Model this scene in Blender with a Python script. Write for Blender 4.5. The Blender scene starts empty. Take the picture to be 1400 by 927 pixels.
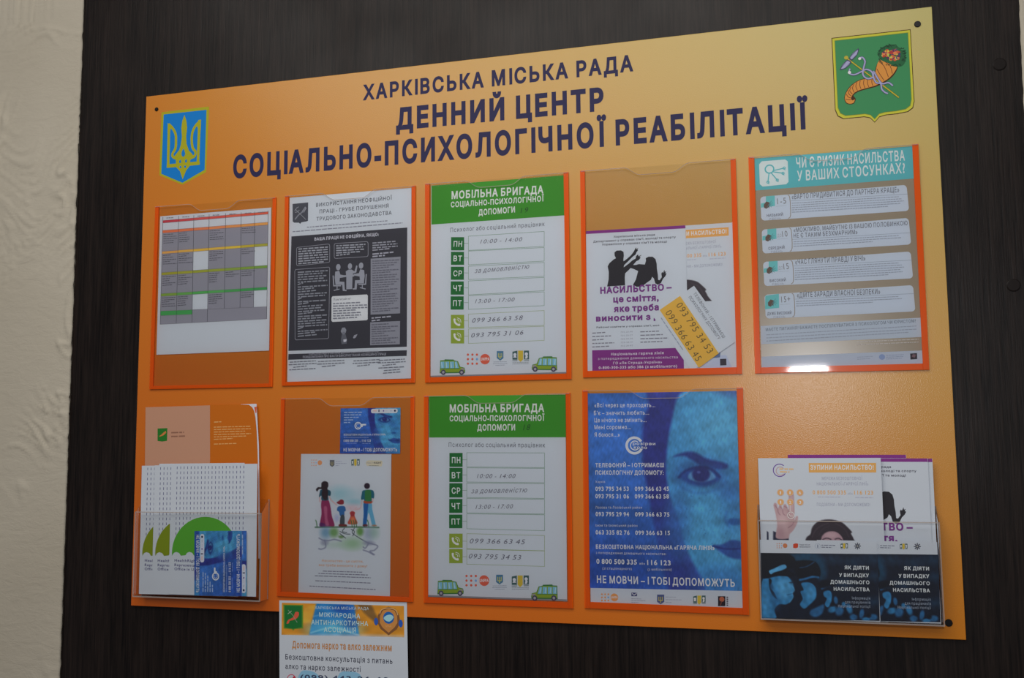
import bpy, math, random
import numpy as np
from mathutils import Vector, Matrix
from mathutils.geometry import delaunay_2d_cdt

scene = bpy.context.scene
COL = scene.collection

# ------------------------------------------------------------------ camera
# world: X to the right along the wall, Y into the wall, Z up; board face is the plane y = 0
FPX = 1345.93
TOPZ = 2.185                       # height of the board's upper edge
CX, CY, CZ = 1.02018545, -1.40085616, TOPZ - 0.58503047
RIGHT = Vector((0.96471892, 0.26314057, -0.00862781)).normalized()
UP = Vector((0.03511698, -0.09612925, 0.9947492)).normalized()
FWD = Vector((-0.26092948, 0.95995636, 0.10197841)).normalized()
cam_data = bpy.data.cameras.new('camera')
cam_data.sensor_width = 36.0
cam_data.lens = FPX * 36.0 / 1400.0
cam_data.clip_start = 0.05
cam = bpy.data.objects.new('camera', cam_data)
M = Matrix.Identity(4)
for r in range(3):
    M[r][0], M[r][1], M[r][2] = RIGHT[r], UP[r], -FWD[r]
M[0][3], M[1][3], M[2][3] = CX, CY, CZ
cam.matrix_world = M
COL.objects.link(cam)
scene.camera = cam

# ------------------------------------------------------------------ light
world = bpy.data.worlds.new('world')
scene.world = world
world.use_nodes = True
world.node_tree.nodes['Background'].inputs[0].default_value = (0.86, 0.89, 1.0, 1)
world.node_tree.nodes['Background'].inputs[1].default_value = 0.13

def area_light(name, loc, target, sx, sy, power, color=(1, 1, 1)):
    d = bpy.data.lights.new(name, 'AREA')
    d.shape = 'RECTANGLE'; d.size = sx; d.size_y = sy
    d.energy = power; d.color = color
    o = bpy.data.objects.new(name, d)
    o.location = loc
    o.rotation_euler = (Vector(target) - Vector(loc)).to_track_quat('-Z', 'Y').to_euler()
    COL.objects.link(o)
    return o

# the photographer's flash, just above and right of the lens
area_light('camera_flash', (CX + 0.075, CY, CZ + 0.172), (CX + 0.03, 0, CZ + 0.10), 0.095, 0.035, 3.0, (0.97, 0.98, 1.0))
# wide soft light added under the ceiling, for the light bounced from above
area_light('ceiling_light', (0.42, -1.35, 2.72), (0.42, -0.75, 1.2), 1.9, 1.1, 19, (1.0, 0.965, 0.91))

scene.view_settings.view_transform = 'Standard'
scene.view_settings.look = 'None'
scene.view_settings.exposure = 0.0
scene.view_settings.gamma = 1.0

# ------------------------------------------------------------------ pixels to the wall
def at(px, py, d):
    """point of the plane y = -d seen at pixel (px, py)"""
    v = RIGHT * ((px - 700) / FPX) - UP * ((py - 463.5) / FPX) + FWD
    t = (-d - CY) / v.y
    return Vector((CX + v.x * t, -d, CZ + v.z * t))

def homog(src, dst):
    A = []
    for (x, y), (u, v) in zip(src, dst):
        A.append([x, y, 1, 0, 0, 0, -u * x, -u * y, -u])
        A.append([0, 0, 0, x, y, 1, -v * x, -v * y, -v])
    return np.linalg.svd(np.array(A, float))[2][-1].reshape(3, 3)

def happly(H, x, y):
    p = H @ np.array([x, y, 1.0])
    return p[0] / p[2], p[1] / p[2]

# ------------------------------------------------------------------ materials
def s2l(c):
    c = c / 255.0
    return c / 12.92 if c <= 0.04045 else ((c + 0.055) / 1.055) ** 2.4

_mats = {}
def ink(rgb, E=0.8, rough=0.5):
    """printed or painted flat colour; rgb is how it looks under light E"""
    a = tuple(min(0.9, max(0.004, s2l(v) / E)) for v in rgb)
    key = (tuple(round(v, 2 if v > .1 else 3) for v in a), rough)
    if key in _mats:
        return _mats[key]
    m = bpy.data.materials.new('print_ink')
    m.use_nodes = True
    b = m.node_tree.nodes['Principled BSDF']
    b.inputs['Base Color'].default_value = (*key[0], 1)
    b.inputs['Roughness'].default_value = rough
    b.inputs['Specular IOR Level'].default_value = 0.22
    _mats[key] = m
    return m

def principled(name, col, rough=0.5, spec=0.5, metal=0.0):
    m = bpy.data.materials.new(name)
    m.use_nodes = True
    b = m.node_tree.nodes['Principled BSDF']
    b.inputs['Base Color'].default_value = (*col, 1)
    b.inputs['Roughness'].default_value = rough
    b.inputs['Specular IOR Level'].default_value = spec
    b.inputs['Metallic'].default_value = metal
    return m

PAPER = principled('paper', (0.70, 0.755, 0.83), 0.45, 0.3)
def paper_grain(m):
    nt = m.node_tree; b = nt.nodes['Principled BSDF']
    n = nt.nodes.new('ShaderNodeTexNoise'); n.inputs['Scale'].default_value = 14; n.inputs['Detail'].default_value = 2
    tc = nt.nodes.new('ShaderNodeTexCoord'); nt.links.new(tc.outputs['Object'], n.inputs['Vector'])
    bu = nt.nodes.new('ShaderNodeBump'); bu.inputs['Strength'].default_value = 0.12; bu.inputs['Distance'].default_value = 0.004
    nt.links.new(n.outputs['Fac'], bu.inputs['Height']); nt.links.new(bu.outputs['Normal'], b.inputs['Normal'])
paper_grain(PAPER)

PICTURE = principled('printed_picture', (1, 1, 1), 0.45, 0.4)
_n = PICTURE.node_tree.nodes.new('ShaderNodeVertexColor'); _n.layer_name = 'Col'
PICTURE.node_tree.links.new(_n.outputs['Color'], PICTURE.node_tree.nodes['Principled BSDF'].inputs['Base Color'])

def clear_plastic(name, rough, tint, refl, bump=0.0):
    m = bpy.data.materials.new(name); m.use_nodes = True
    nt = m.node_tree; nt.nodes.clear()
    out = nt.nodes.new('ShaderNodeOutputMaterial'); mix = nt.nodes.new('ShaderNodeMixShader')
    tr = nt.nodes.new('ShaderNodeBsdfTransparent'); tr.inputs[0].default_value = (*tint, 1)
    gl = nt.nodes.new('ShaderNodeBsdfGlossy'); gl.inputs['Roughness'].default_value = rough
    fr = nt.nodes.new('ShaderNodeFresnel'); fr.inputs['IOR'].default_value = refl
    nt.links.new(fr.outputs[0], mix.inputs[0]); nt.links.new(tr.outputs[0], mix.inputs[1]); nt.links.new(gl.outputs[0], mix.inputs[2])
    nt.links.new(mix.outputs[0], out.inputs[0])
    if bump:
        n = nt.nodes.new('ShaderNodeTexNoise'); n.inputs['Scale'].default_value = 6; n.inputs['Detail'].default_value = 1
        tc = nt.nodes.new('ShaderNodeTexCoord'); mp = nt.nodes.new('ShaderNodeMapping'); mp.inputs['Scale'].default_value = (1, 1, .6)
        nt.links.new(tc.outputs['Object'], mp.inputs[0]); nt.links.new(mp.outputs[0], n.inputs['Vector'])
        bu = nt.nodes.new('ShaderNodeBump'); bu.inputs['Strength'].default_value = bump; bu.inputs['Distance'].default_value = 0.01
        nt.links.new(n.outputs['Fac'], bu.inputs['Height']); nt.links.new(bu.outputs[0], gl.inputs['Normal']); nt.links.new(bu.outputs[0], fr.inputs['Normal'])
    return m
COVER = clear_plastic('clear_cover', 0.045, (0.992, 0.992, 0.992), 1.34, 0.03)
FILM = clear_plastic('backing_film', 0.5, (0.925, 0.93, 0.935), 1.01)
ACRYLIC = clear_plastic('clear_acrylic', 0.06, (0.988, 0.988, 0.988), 1.20, 0.0)
EDGE = bpy.data.materials.new('acrylic_edge')
EDGE.use_nodes = True
_b = EDGE.node_tree.nodes['Principled BSDF']
_b.inputs['Base Color'].default_value = (0.62, 0.52, 0.46, 1); _b.inputs['Roughness'].default_value = 0.15
_b.inputs['Alpha'].default_value = 0.45
ORANGE = principled('orange_plastic', (0.95, 0.13, 0.003), 0.3, 0.18)
SCREW = principled('dark_screw', (0.02, 0.018, 0.018), 0.35, 0.5, 0.6)

# ------------------------------------------------------------------ lettering: outlines of the built-in font, filled by winding
_gl = {}
def _bez(sp, n):
    pts = []; P = sp.bezier_points; N = len(P)
    for i in range(N):
        a, b = P[i], P[(i + 1) % N]
        p0, p1, p2, p3 = a.co, a.handle_right, b.handle_left, b.co
        st = (p1 - p0).cross(p3 - p0).length < 1e-5 and (p2 - p0).cross(p3 - p0).length < 1e-5
        k = 1 if st else n
        for j in range(k):
            t = j / k
            pts.append((p0 * (1 - t) ** 3 + p1 * 3 * t * (1 - t) ** 2 + p2 * 3 * t * t * (1 - t) + p3 * t ** 3).to_2d())
    out = []
    for p in pts:
        if not out or (p - out[-1]).length > 1e-4: out.append(p)
    if len(out) > 1 and (out[0] - out[-1]).length < 1e-4: out.pop()
    return out

def _contours(ch):
    c = bpy.data.curves.new('t', 'FONT'); c.body = ch + '|'
    o = bpy.data.objects.new('t', c); COL.objects.link(o)
    bpy.context.view_layer.update()
    cu = o.to_curve(bpy.context.evaluated_depsgraph_get())
    cs = [_bez(s, 3) for s in cu.splines]
    o.to_curve_clear(); bpy.data.objects.remove(o); bpy.data.curves.remove(c)
    adv = min(v.x for v in cs[-1]); cs = cs[:-1]
    if ch in 'ІЇI':                                        # plain stem instead of the slab-serifed capital
        dots = [q for q in cs if min(v.y for v in q) > .74]
        w0 = .20 if dots else .15
        if dots:
            m = sum(v.x for q in dots for v in q) / sum(len(q) for q in dots)
            dots = [[Vector((v.x - m + w0, v.y)) for v in q] for q in dots]
        cs = dots + [[Vector((w0 - .047, 0)), Vector((w0 + .047, 0)), Vector((w0 + .047, .727)), Vector((w0 - .047, .727))]]
        if dots and _area(dots[0]) < 0: cs[-1].reverse()
        adv = 2 * w0
    return cs, adv

def _area(p):
    return sum(p[i].x * p[(i + 1) % len(p)].y - p[(i + 1) % len(p)].x * p[i].y for i in range(len(p))) / 2

def _offset(p, d):
    n = len(p); r = []
    for i in range(n):
        a, b, c = p[i - 1], p[i], p[(i + 1) % n]
        e1 = (b - a).normalized(); e2 = (c - b).normalized()
        n1 = Vector((e1.y, -e1.x)); n2 = Vector((e2.y, -e2.x))
        mm = n1 + n2
        if mm.length < 1e-3: mm = n1.copy()
        mm.normalize()
        r.append(b + mm * d / max(.45, mm.dot(n1)))
    return r

_cont = {}
def glyph(ch, d):
    key = (ch, d)
    if key in _gl: return _gl[key]
    if ch == ' ':
        _gl[key] = (np.zeros((0, 2)), [], 0.27); return _gl[key]
    if ch not in _cont: _cont[ch] = _contours(ch)
    cs, adv = _cont[ch]
    big = max((_area(c) for c in cs), key=abs)
    s = 1 if big > 0 else -1
    if d: cs = [_offset(c, d * s) for c in cs]
    verts = [v for c in cs for v in c]
    edges = []; k = 0
    for c in cs:
        edges += [(k + i, k + (i + 1) % len(c)) for i in range(len(c))]; k += len(c)
    vo, eo, fo, *_ = delaunay_2d_cdt(verts, edges, [], 0, 1e-5)
    V = np.array([(v.x, v.y) for v in vo])
    T = np.array([f for f in fo if len(f) == 3])
    cen = V[T].mean(1)
    wn = np.zeros(len(T))
    for c in cs:
        P = np.array([(v.x, v.y) for v in c]); Q = np.roll(P, -1, 0)
        for (x0, y0), (x1, y1) in zip(P, Q):
            if y0 == y1: continue
            side = (x1 - x0) * (cen[:, 1] - y0) - (cen[:, 0] - x0) * (y1 - y0)
            wn += ((y0 <= cen[:, 1]) & (y1 > cen[:, 1]) & (side > 0)).astype(int)
            wn -= ((y0 > cen[:, 1]) & (y1 <= cen[:, 1]) & (side < 0)).astype(int)
    T = T[np.abs(wn) > 0.5]
    _gl[key] = (V, T.tolist(), adv)
    return _gl[key]

CAP = 0.727
# ------------------------------------------------------------------ meshes
EPS = 0.00008
class Part:
    def __init__(s, item, name, parent, z, kind=None, label=None):
        s.it, s.name, s.par, s.z, s.kind, s.label = item, name, parent, z, kind, label
        s.v, s.f, s.m, s.mats = [], [], [], []
        s.obj = None
    def mi(s, c):
        m = ink(c, s.it.E) if isinstance(c, tuple) else c
        if m not in s.mats: s.mats.append(m)
        return s.mats.index(m)
    def add(s, pts, faces, c, z):
        s.n = getattr(s, 'n', 0) + 1                     # every shape a hair above the one before
        y = -(s.z + z) * EPS - s.n * 8e-7
        k = len(s.v); s.v += [(p[0], y, p[1]) for p in pts]
        i = s.mi(c)
        F = []
        for f in faces:                                  # all faces look to the room
            a = sum(pts[f[j - 1]][0] * pts[f[j]][1] - pts[f[j]][0] * pts[f[j - 1]][1] for j in range(len(f)))
            F.append(tuple(f) if a > 0 else tuple(f[::-1]))
        faces = F
        s.f += [tuple(k + j for j in f) for f in faces]; s.m += [i] * len(faces)
    def polyl(s, pts, c, z=0):
        vo, eo, fo, *_ = delaunay_2d_cdt([Vector(p) for p in pts], [], [list(range(len(pts)))], 1, 1e-7)
        s.add([tuple(v) for v in vo], [tuple(f) for f in fo], c, z)
    def poly(s, pts, c, z=0, smooth=0):
        if smooth: pts = catmull(pts, smooth, True)
        s.polyl([s.it.L(*p) for p in pts], c, z)
    def rect(s, x0, y0, x1, y1, c, z=0, r=0):
        a, b = s.it.L(x0, y0), s.it.L(x1, y1)
        s.rectl(a[0], a[1], b[0], b[1], c, z, r * s.it.unit(x0, y0))
    def rectl(s, x0, z0, x1, z1, c, z=0, r=0, corners=(1, 1, 1, 1)):
        if not r:
            s.add([(x0, z0), (x0, z1), (x1, z1), (x1, z0)], [(0, 1, 2, 3)], c, z); return
        xa, xb, za, zb = min(x0, x1), max(x0, x1), min(z0, z1), max(z0, z1)
        pts = []
        for cx, cz, a0 in ((xb - r, zb - r, 0), (xa + r, zb - r, 90), (xa + r, za + r, 180), (xb - r, za + r, 270)):
            for k in range(5):
                a = math.radians(a0 + k * 22.5); pts.append((cx + r * math.cos(a), cz + r * math.sin(a)))
        s.add(pts, [tuple(range(len(pts)))], c, z)
    def disc(s, x, y, r, c, z=0, n=20, r2=None, inner=0, a0=0, a1=360):
        cx, cz = s.it.L(x, y); u = s.it.unit(x, y); ra = r * u; rb = (r2 or r) * u; ri = inner * u
        full = a1 - a0 >= 360
        A = [math.radians(a0 + (a1 - a0) * k / n) for k in range(n if full else n + 1)]
        o = [(cx + ra * math.cos(a), cz + rb * math.sin(a)) for a in A]
        if ri:
            i = [(cx + ri * math.cos(a), cz + ri * math.sin(a)) for a in A]; N = len(A)
            s.add(o + i, [(k, (k + 1) % N, N + (k + 1) % N, N + k) for k in range(N if full else N - 1)], c, z)
        else:
            s.add(o, [tuple(range(len(o)))], c, z)
    def line(s, pts, w, c, z=0, smooth=0, taper=False):
        if smooth: pts = catmull(pts, smooth, False)
        P = [Vector(s.it.L(*p)) for p in pts]; h = w * s.it.unit(*pts[0]) / 2
        if not smooth and not taper:                     # straight strokes with square ends
            for a, b in zip(P[:-1], P[1:]):
                t = (b - a).normalized(); nn = Vector((-t.y, t.x)) * h; t = t * (h if len(P) > 2 else 0)
                s.add([tuple(a - t + nn), tuple(b + t + nn), tuple(b + t - nn), tuple(a - t - nn)], [(0, 1, 2, 3)], c, z)
            return
        l, r = [], []; n = len(P)
        for i, p in enumerate(P):
            a = P[max(i - 1, 0)]; b = P[min(i + 1, n - 1)]
            t = (b - a)
            if t.length < 1e-9: t = Vector((1, 0))
            t.normalize(); nn = Vector((-t.y, t.x)) * h
            if taper: nn *= (1 - i / (n - 1)) * .85 + .15
            l.append(tuple(p + nn)); r.append(tuple(p - nn))
        s.add(l + r, [(i, i + 1, n + i + 1, n + i) for i in range(n - 1)], c, z)
    def text(s, body, x0, y0, x1, y1, h, c, w=0.0, z=0, shear=0.0, track=0.0):
        p0, p1 = Vector(s.it.L(x0, y0)), Vector(s.it.L(x1, y1))
        q = Vector(s.it.L(x0, y0 - h)) if abs(x1 - x0) >= abs(y1 - y0) * 1.6 else None
        ex = (p1 - p0); W = ex.length; ex.normalize(); ey = Vector((-ex.y, ex.x))
        hh = (q - p0).dot(ey) if q else h * s.it.unit(x0, y0)
        pen = 0; G = []
        for ch in body:
            V, T, adv = glyph(ch, w)
            G.append((V, T, pen)); pen += adv + track
        xs = [V[:, 0] + p for V, T, p in G if len(V)]
        a, b = min(x.min() for x in xs), max(x.max() for x in xs)
        sx = W / (b - a); sy = hh / (CAP + 2 * w)
        for V, T, p in G:
            if not len(T): continue
            X = (V[:, 0] + p - a) * sx + V[:, 1] * shear * sy; Y = (V[:, 1] + w) * sy
            pts = [(p0.x + ex.x * u + ey.x * v, p0.y + ex.y * u + ey.y * v) for u, v in zip(X, Y)]
            s.add(pts, [tuple(t) for t in T], c, z)
    def greek(s, x0, y0, x1, y1, h, c, z=0, fill=1.0, seed=None):
        """a line of print too small to read: word-long strokes"""
        rnd = random.Random(seed if seed is not None else int(x0 * 7 + y0 * 13))
        L = math.hypot(x1 - x0, y1 - y0) * fill; T = math.hypot(x1 - x0, y1 - y0)
        ux, uy = (x1 - x0) / T, (y1 - y0) / T
        t = 0
        while t < L:
            wl = min(L - t, h * rnd.uniform(1.6, 5.5))
            if wl < h * .5: break
            a = (x0 + ux * t, y0 + uy * t); b = (x0 + ux * (t + wl), y0 + uy * (t + wl))
            s.line([a, b], h, c, z)
            t += wl + h * 0.75
    def build(s):
        me = bpy.data.meshes.new(s.name)
        me.from_pydata(s.v, [], s.f)
        for m in s.mats: me.materials.append(m)
        if s.m: me.polygons.foreach_set('material_index', s.m)
        # all print faces look to the room
        o = bpy.data.objects.new(s.name, me); COL.objects.link(o)
        o.parent = s.par.obj if s.par else s.it.root
        if s.kind: o['kind'] = s.kind
        if s.label: o['label'] = s.label
        s.obj = o
        return o

def catmull(P, n, closed):
    P = [np.array(p, float) for p in P]; N = len(P); out = []
    rng = range(N) if closed else range(N - 1)
    for i in rng:
        if closed: a, b, c, d = P[i - 1], P[i], P[(i + 1) % N], P[(i + 2) % N]
        else: a, b, c, d = P[max(i - 1, 0)], P[i], P[i + 1], P[min(i + 2, N - 1)]
        for k in range(n):
            t = k / n
            out.append(tuple(0.5 * ((2 * b) + (c - a) * t + (2 * a - 5 * b + 4 * c - d) * t * t + (3 * b - a - 3 * c + d) * t ** 3)))
    if not closed: out.append(tuple(P[-1]))
    return out

class Item:
    """one thing on the wall: an Empty at its lower left corner, parts in its own metric plane"""
    def __init__(s, name, label, cat, quad, d, crop=(0, 0, 1), src=None, group=None, E=0.54, fit=True):
        s.c = crop; s.E = E * 1.48; s.d = d
        g = lambda q: [(crop[0] + x / crop[2], crop[1] + y / crop[2]) for x, y in q]
        dq = g(quad)
        P = [at(x, y, d) for x, y in dq]                       # TL TR BR BL
        ex = ((P[1] - P[0]) + (P[2] - P[3])); ez = ((P[0] - P[3]) + (P[1] - P[2]))
        W = (((P[1] - P[0]).length) + (P[2] - P[3]).length) / 2; Hh = ((P[0] - P[3]).length + (P[1] - P[2]).length) / 2
        a1 = math.atan2(ex.z, ex.x); a2 = math.atan2(ez.z, ez.x) - math.pi / 2
        while a2 - a1 > math.pi: a2 -= 2 * math.pi
        while a1 - a2 > math.pi: a2 += 2 * math.pi
        a = (a1 + a2) / 2
        s.W, s.H = W, Hh
        cen = sum(P, Vector()) / 4
        X = Vector((math.cos(a), 0, math.sin(a))); Z = Vector((-math.sin(a), 0, math.cos(a)))
        o = cen - X * W / 2 - Z * Hh / 2
        r = bpy.data.objects.new(name, None); COL.objects.link(r)
        r.empty_display_size = 0.05
        r.location = o; r.rotation_euler = (0, -a, 0)
        r['label'] = label; r['category'] = cat
        if group: r['group'] = group
        s.root = r
        loc = [(0, Hh), (W, Hh), (W, 0), (0, 0)]
        if src is not None:                                    # artwork measured on its twin
            s.Hm = homog(src, loc)
        elif fit:
            # measured straight in the plane
            s.Hm = homog(dq, [(float((p - o).dot(X)), float((p - o).dot(Z))) for p in P])
        s.parts = []
    def crop(s, x0, y0, sc): s.c = (x0, y0, sc)
    def L(s, x, y):
        return happly(s.Hm, s.c[0] + x / s.c[2], s.c[1] + y / s.c[2])
    def unit(s, x, y):
        a, b = s.L(x, y), s.L(x, y - 1)
        return math.hypot(a[0] - b[0], a[1] - b[1])
    def part(s, name, z=1, parent=None, kind=None, label=None):
        p = Part(s, name, parent, z, kind, label); s.parts.append(p); return p
    def sheet(s, c=None, name='paper_sheet', thick=0.0003, label=None):
        box(name, (0, 0, 0), (s.W, thick, s.H), ink(c, s.E) if isinstance(c, tuple) else (c or PAPER), s.root, label)
    def picture(s, name, x0, y0, x1, y1, fn, step=1.0, z=1, parent=None, quad=None, label=None):
        """printed picture: a fine grid whose vertices carry the print's colours; fn(px, py) -> rgb (display) arrays in crop units"""
        q = quad or [(x0, y0), (x1, y0), (x1, y1), (x0, y1)]
        Lq = [np.array(s.L(*p)) for p in q]
        u = s.unit(*q[0])
        w = np.linalg.norm(Lq[1] - Lq[0]); h = np.linalg.norm(Lq[3] - Lq[0])
        pxm = u * s.c[2]                                        # metres per photo pixel
        nx, ny = max(4, int(w / (pxm * step))), max(4, int(h / (pxm * step)))
        U, V = np.meshgrid(np.linspace(0, 1, nx + 1), np.linspace(0, 1, ny + 1))
        U, V = U.ravel()[:, None], V.ravel()[:, None]
        P = Lq[0] * (1 - U) * (1 - V) + Lq[1] * U * (1 - V) + Lq[2] * U * V + Lq[3] * (1 - U) * V
        Hi = np.linalg.inv(s.Hm)
        Q = np.c_[P, np.ones(len(P))] @ Hi.T
        X = (Q[:, 0] / Q[:, 2] - s.c[0]) * s.c[2]; Y = (Q[:, 1] / Q[:, 2] - s.c[1]) * s.c[2]
        rgb = fn(X, Y)
        c = np.clip(rgb, 0, 255) / 255
        lin = np.where(c <= .04045, c / 12.92, ((c + .055) / 1.055) ** 2.4) / s.E
        lin = np.clip(lin, 0.003, .9)
        co = np.c_[P[:, 0], np.full(len(P), -z * EPS), P[:, 1]]
        i = np.arange(nx * ny); a = (i // nx) * (nx + 1) + i % nx
        F = np.c_[a, a + 1, a + nx + 2, a + nx + 1]
        me = bpy.data.meshes.new(name); me.from_pydata(co.tolist(), [], F.tolist())
        at_ = me.color_attributes.new('Col', 'FLOAT_COLOR', 'POINT')
        at_.data.foreach_set('color', np.c_[lin, np.ones(len(lin))].astype(np.float32).ravel())
        me.materials.append(PICTURE)
        o = bpy.data.objects.new(name, me); COL.objects.link(o)
        o.parent = parent.obj if parent else s.root
        if label: o['label'] = label
        return o
    def done(s):
        for p in s.parts:
            if p.f: p.build()
        return s.root

def box(name, a, b, m, parent=None, label=None, bevel=0):
    """box between corners a, b (local), one mesh object"""
    x0, y0, z0 = a; x1, y1, z1 = b
    v = [(x, y, z) for x in (x0, x1) for y in (y0, y1) for z in (z0, z1)]
    f = [(0, 1, 3, 2), (4, 6, 7, 5), (0, 4, 5, 1), (2, 3, 7, 6), (0, 2, 6, 4), (1, 5, 7, 3)]
    me = bpy.data.meshes.new(name); me.from_pydata(v, [], f); me.materials.append(m)
    o = bpy.data.objects.new(name, me); COL.objects.link(o); o.parent = parent
    if label: o['label'] = label
    if bevel:
        md = o.modifiers.new('bevel', 'BEVEL'); md.width = bevel; md.segments = 2
    return o

def mesh_obj(name, v, f, m, parent=None, label=None, smooth=False):
    me = bpy.data.meshes.new(name); me.from_pydata(v, [], f); me.materials.append(m)
    if smooth: me.polygons.foreach_set('use_smooth', [True] * len(me.polygons))
    o = bpy.data.objects.new(name, me); COL.objects.link(o); o.parent = parent
    if label: o['label'] = label
    return o

def dup(root, label, group=None, parent=None):
    r = root.copy(); COL.objects.link(r)
    if label: r['label'] = label
    if group: r['group'] = group
    if parent: r.parent = parent
    for ch in list(root.children):
        dup(ch, None, None, r)
    return r

# ------------------------------------------------------------------ soft painting for printed photographs
def paper_tone(E):
    f = lambda v: 255 * (12.92 * v if v <= .0031308 else 1.055 * v ** (1 / 2.4) - .055)
    return tuple(f(v * E) for v in (0.70, 0.755, 0.83))

class Paint:
    def __init__(s, X, Y, base):
        s.X, s.Y = X, Y
        s.C = np.tile(np.array(base, float), (len(X), 1))
    def mix(s, a, c):
        a = np.clip(a, 0, 1)[:, None]; s.C = s.C * (1 - a) + np.array(c, float) * a
    def poly(s, pts, c, soft=2.0, alpha=1.0, smooth=4):
        if smooth: pts = catmull(pts, smooth, True)
        P = np.array(pts); Q = np.roll(P, -1, 0)
        ins = np.zeros(len(s.X), bool); D = np.full(len(s.X), 1e9)
        for (x0, y0), (x1, y1) in zip(P, Q):
            if y0 != y1:
                ins ^= ((y0 > s.Y) != (y1 > s.Y)) & (s.X < (x1 - x0) * (s.Y - y0) / (y1 - y0) + x0)
            D = np.minimum(D, s.seg(x0, y0, x1, y1))
        sd = np.where(ins, D, -D)
        s.mix(alpha * np.clip(sd / soft + .5, 0, 1), c)
    def seg(s, x0, y0, x1, y1):
        dx, dy = x1 - x0, y1 - y0; L = dx * dx + dy * dy + 1e-9
        t = np.clip(((s.X - x0) * dx + (s.Y - y0) * dy) / L, 0, 1)
        return np.hypot(s.X - x0 - t * dx, s.Y - y0 - t * dy)
    def stroke(s, pts, w, c, soft=2.0, alpha=1.0, smooth=4):
        if smooth and len(pts) > 2: pts = catmull(pts, smooth, False)
        D = np.full(len(s.X), 1e9)
        for a, b in zip(pts[:-1], pts[1:]): D = np.minimum(D, s.seg(*a, *b))
        s.mix(alpha * np.clip((w / 2 - D) / soft + .5, 0, 1), c)
    def ell(s, cx, cy, rx, ry, c, soft=.25, alpha=1.0, rot=0):
        a = math.radians(rot); dx, dy = s.X - cx, s.Y - cy
        u = (dx * math.cos(a) + dy * math.sin(a)) / rx; v = (-dx * math.sin(a) + dy * math.cos(a)) / ry
        s.mix(alpha * np.clip((1 - np.hypot(u, v)) / soft + .5, 0, 1), c)
    def noise(s, sc, amp, seed=0):
        rs = np.random.RandomState(seed); t = np.zeros(len(s.X))
        for k in range(7):
            a = rs.uniform(0, 2 * math.pi); f = rs.uniform(.5, 1.6) / sc
            t += np.sin((s.X * math.cos(a) + s.Y * math.sin(a)) * f * 6.28 + rs.uniform(0, 6.28))
        s.C *= (1 + amp * t / 3)[:, None]
        s.C += (rs.rand(len(s.X))[:, None] - .5) * amp * 40
# ================================================================== the setting
rnd = random.Random(4)
# floor
FLOOR = principled('floor_tiles', (0.30, 0.26, 0.22), 0.4)
fo = box('floor', (-1.6, -3.0, -0.02), (3.4, 0.06, 0.0), FLOOR); fo['kind'] = 'structure'

def plaster_material():
    m = principled('trowelled_plaster', (0.52, 0.46, 0.375), 0.8, 0.25)
    nt = m.node_tree; b = nt.nodes['Principled BSDF']
    tc = nt.nodes.new('ShaderNodeTexCoord')
    mp = nt.nodes.new('ShaderNodeMapping'); mp.inputs['Scale'].default_value = (1.0, 1, 2.4)
    nt.links.new(tc.outputs['Object'], mp.inputs[0])
    n1 = nt.nodes.new('ShaderNodeTexNoise'); n1.inputs['Scale'].default_value = 26; n1.inputs['Detail'].default_value = 8; n1.inputs['Roughness'].default_value = .62; n1.inputs['Distortion'].default_value = .6
    n2 = nt.nodes.new('ShaderNodeTexNoise'); n2.inputs['Scale'].default_value = 160; n2.inputs['Detail'].default_value = 4
    nt.links.new(mp.outputs[0], n1.inputs['Vector']); nt.links.new(tc.outputs['Object'], n2.inputs['Vector'])
    ad = nt.nodes.new('ShaderNodeMath'); ad.operation = 'MULTIPLY_ADD'; ad.inputs[1].default_value = .16
    nt.links.new(n2.outputs['Fac'], ad.inputs[0]); nt.links.new(n1.outputs['Fac'], ad.inputs[2])
    bu = nt.nodes.new('ShaderNodeBump'); bu.inputs['Strength'].default_value = .34; bu.inputs['Distance'].default_value = .005
    nt.links.new(ad.outputs[0], bu.inputs['Height']); nt.links.new(bu.outputs[0], b.inputs['Normal'])
    n3 = nt.nodes.new('ShaderNodeTexNoise'); n3.inputs['Scale'].default_value = 3
    nt.links.new(tc.outputs['Object'], n3.inputs['Vector'])
    r = nt.nodes.new('ShaderNodeValToRGB'); r.color_ramp.elements[0].position = .3; r.color_ramp.elements[1].position = .7
    r.color_ramp.elements[0].color = (0.58, 0.52, 0.41, 1); r.color_ramp.elements[1].color = (0.66, 0.60, 0.485, 1)
    nt.links.new(n3.outputs['Fac'], r.inputs[0]); nt.links.new(r.outputs[0], b.inputs['Base Color'])
    return m
PLASTER = plaster_material()

from mathutils import noise as mnoise
def ridge(x, z):
    """trowel marks: short wavy lips, mostly level, that fade in and out"""
    h = 0
    for k, (sx, sz, a) in enumerate(((9, 34, .0030), (17, 60, .0016))):
        wx = x * sx + mnoise.noise(Vector((x * 6, 3.1 * k, z * 6))) * 2.2
        wz = z * sz + mnoise.noise(Vector((x * 7, z * 5, 7.7 + k))) * 9
        n = mnoise.noise(Vector((wx, wz, 2.0 + k)))
        lip = max(0, 1 - abs(n) * 7)
        m = max(0, mnoise.noise(Vector((x * 5 + 9, z * 4, k * 4.4))) - .06)
        h += 1.5 * a * lip * min(1, m * 4)
    return h + .0012 * mnoise.noise(Vector((x * 9, z * 9, 0)))

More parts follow.
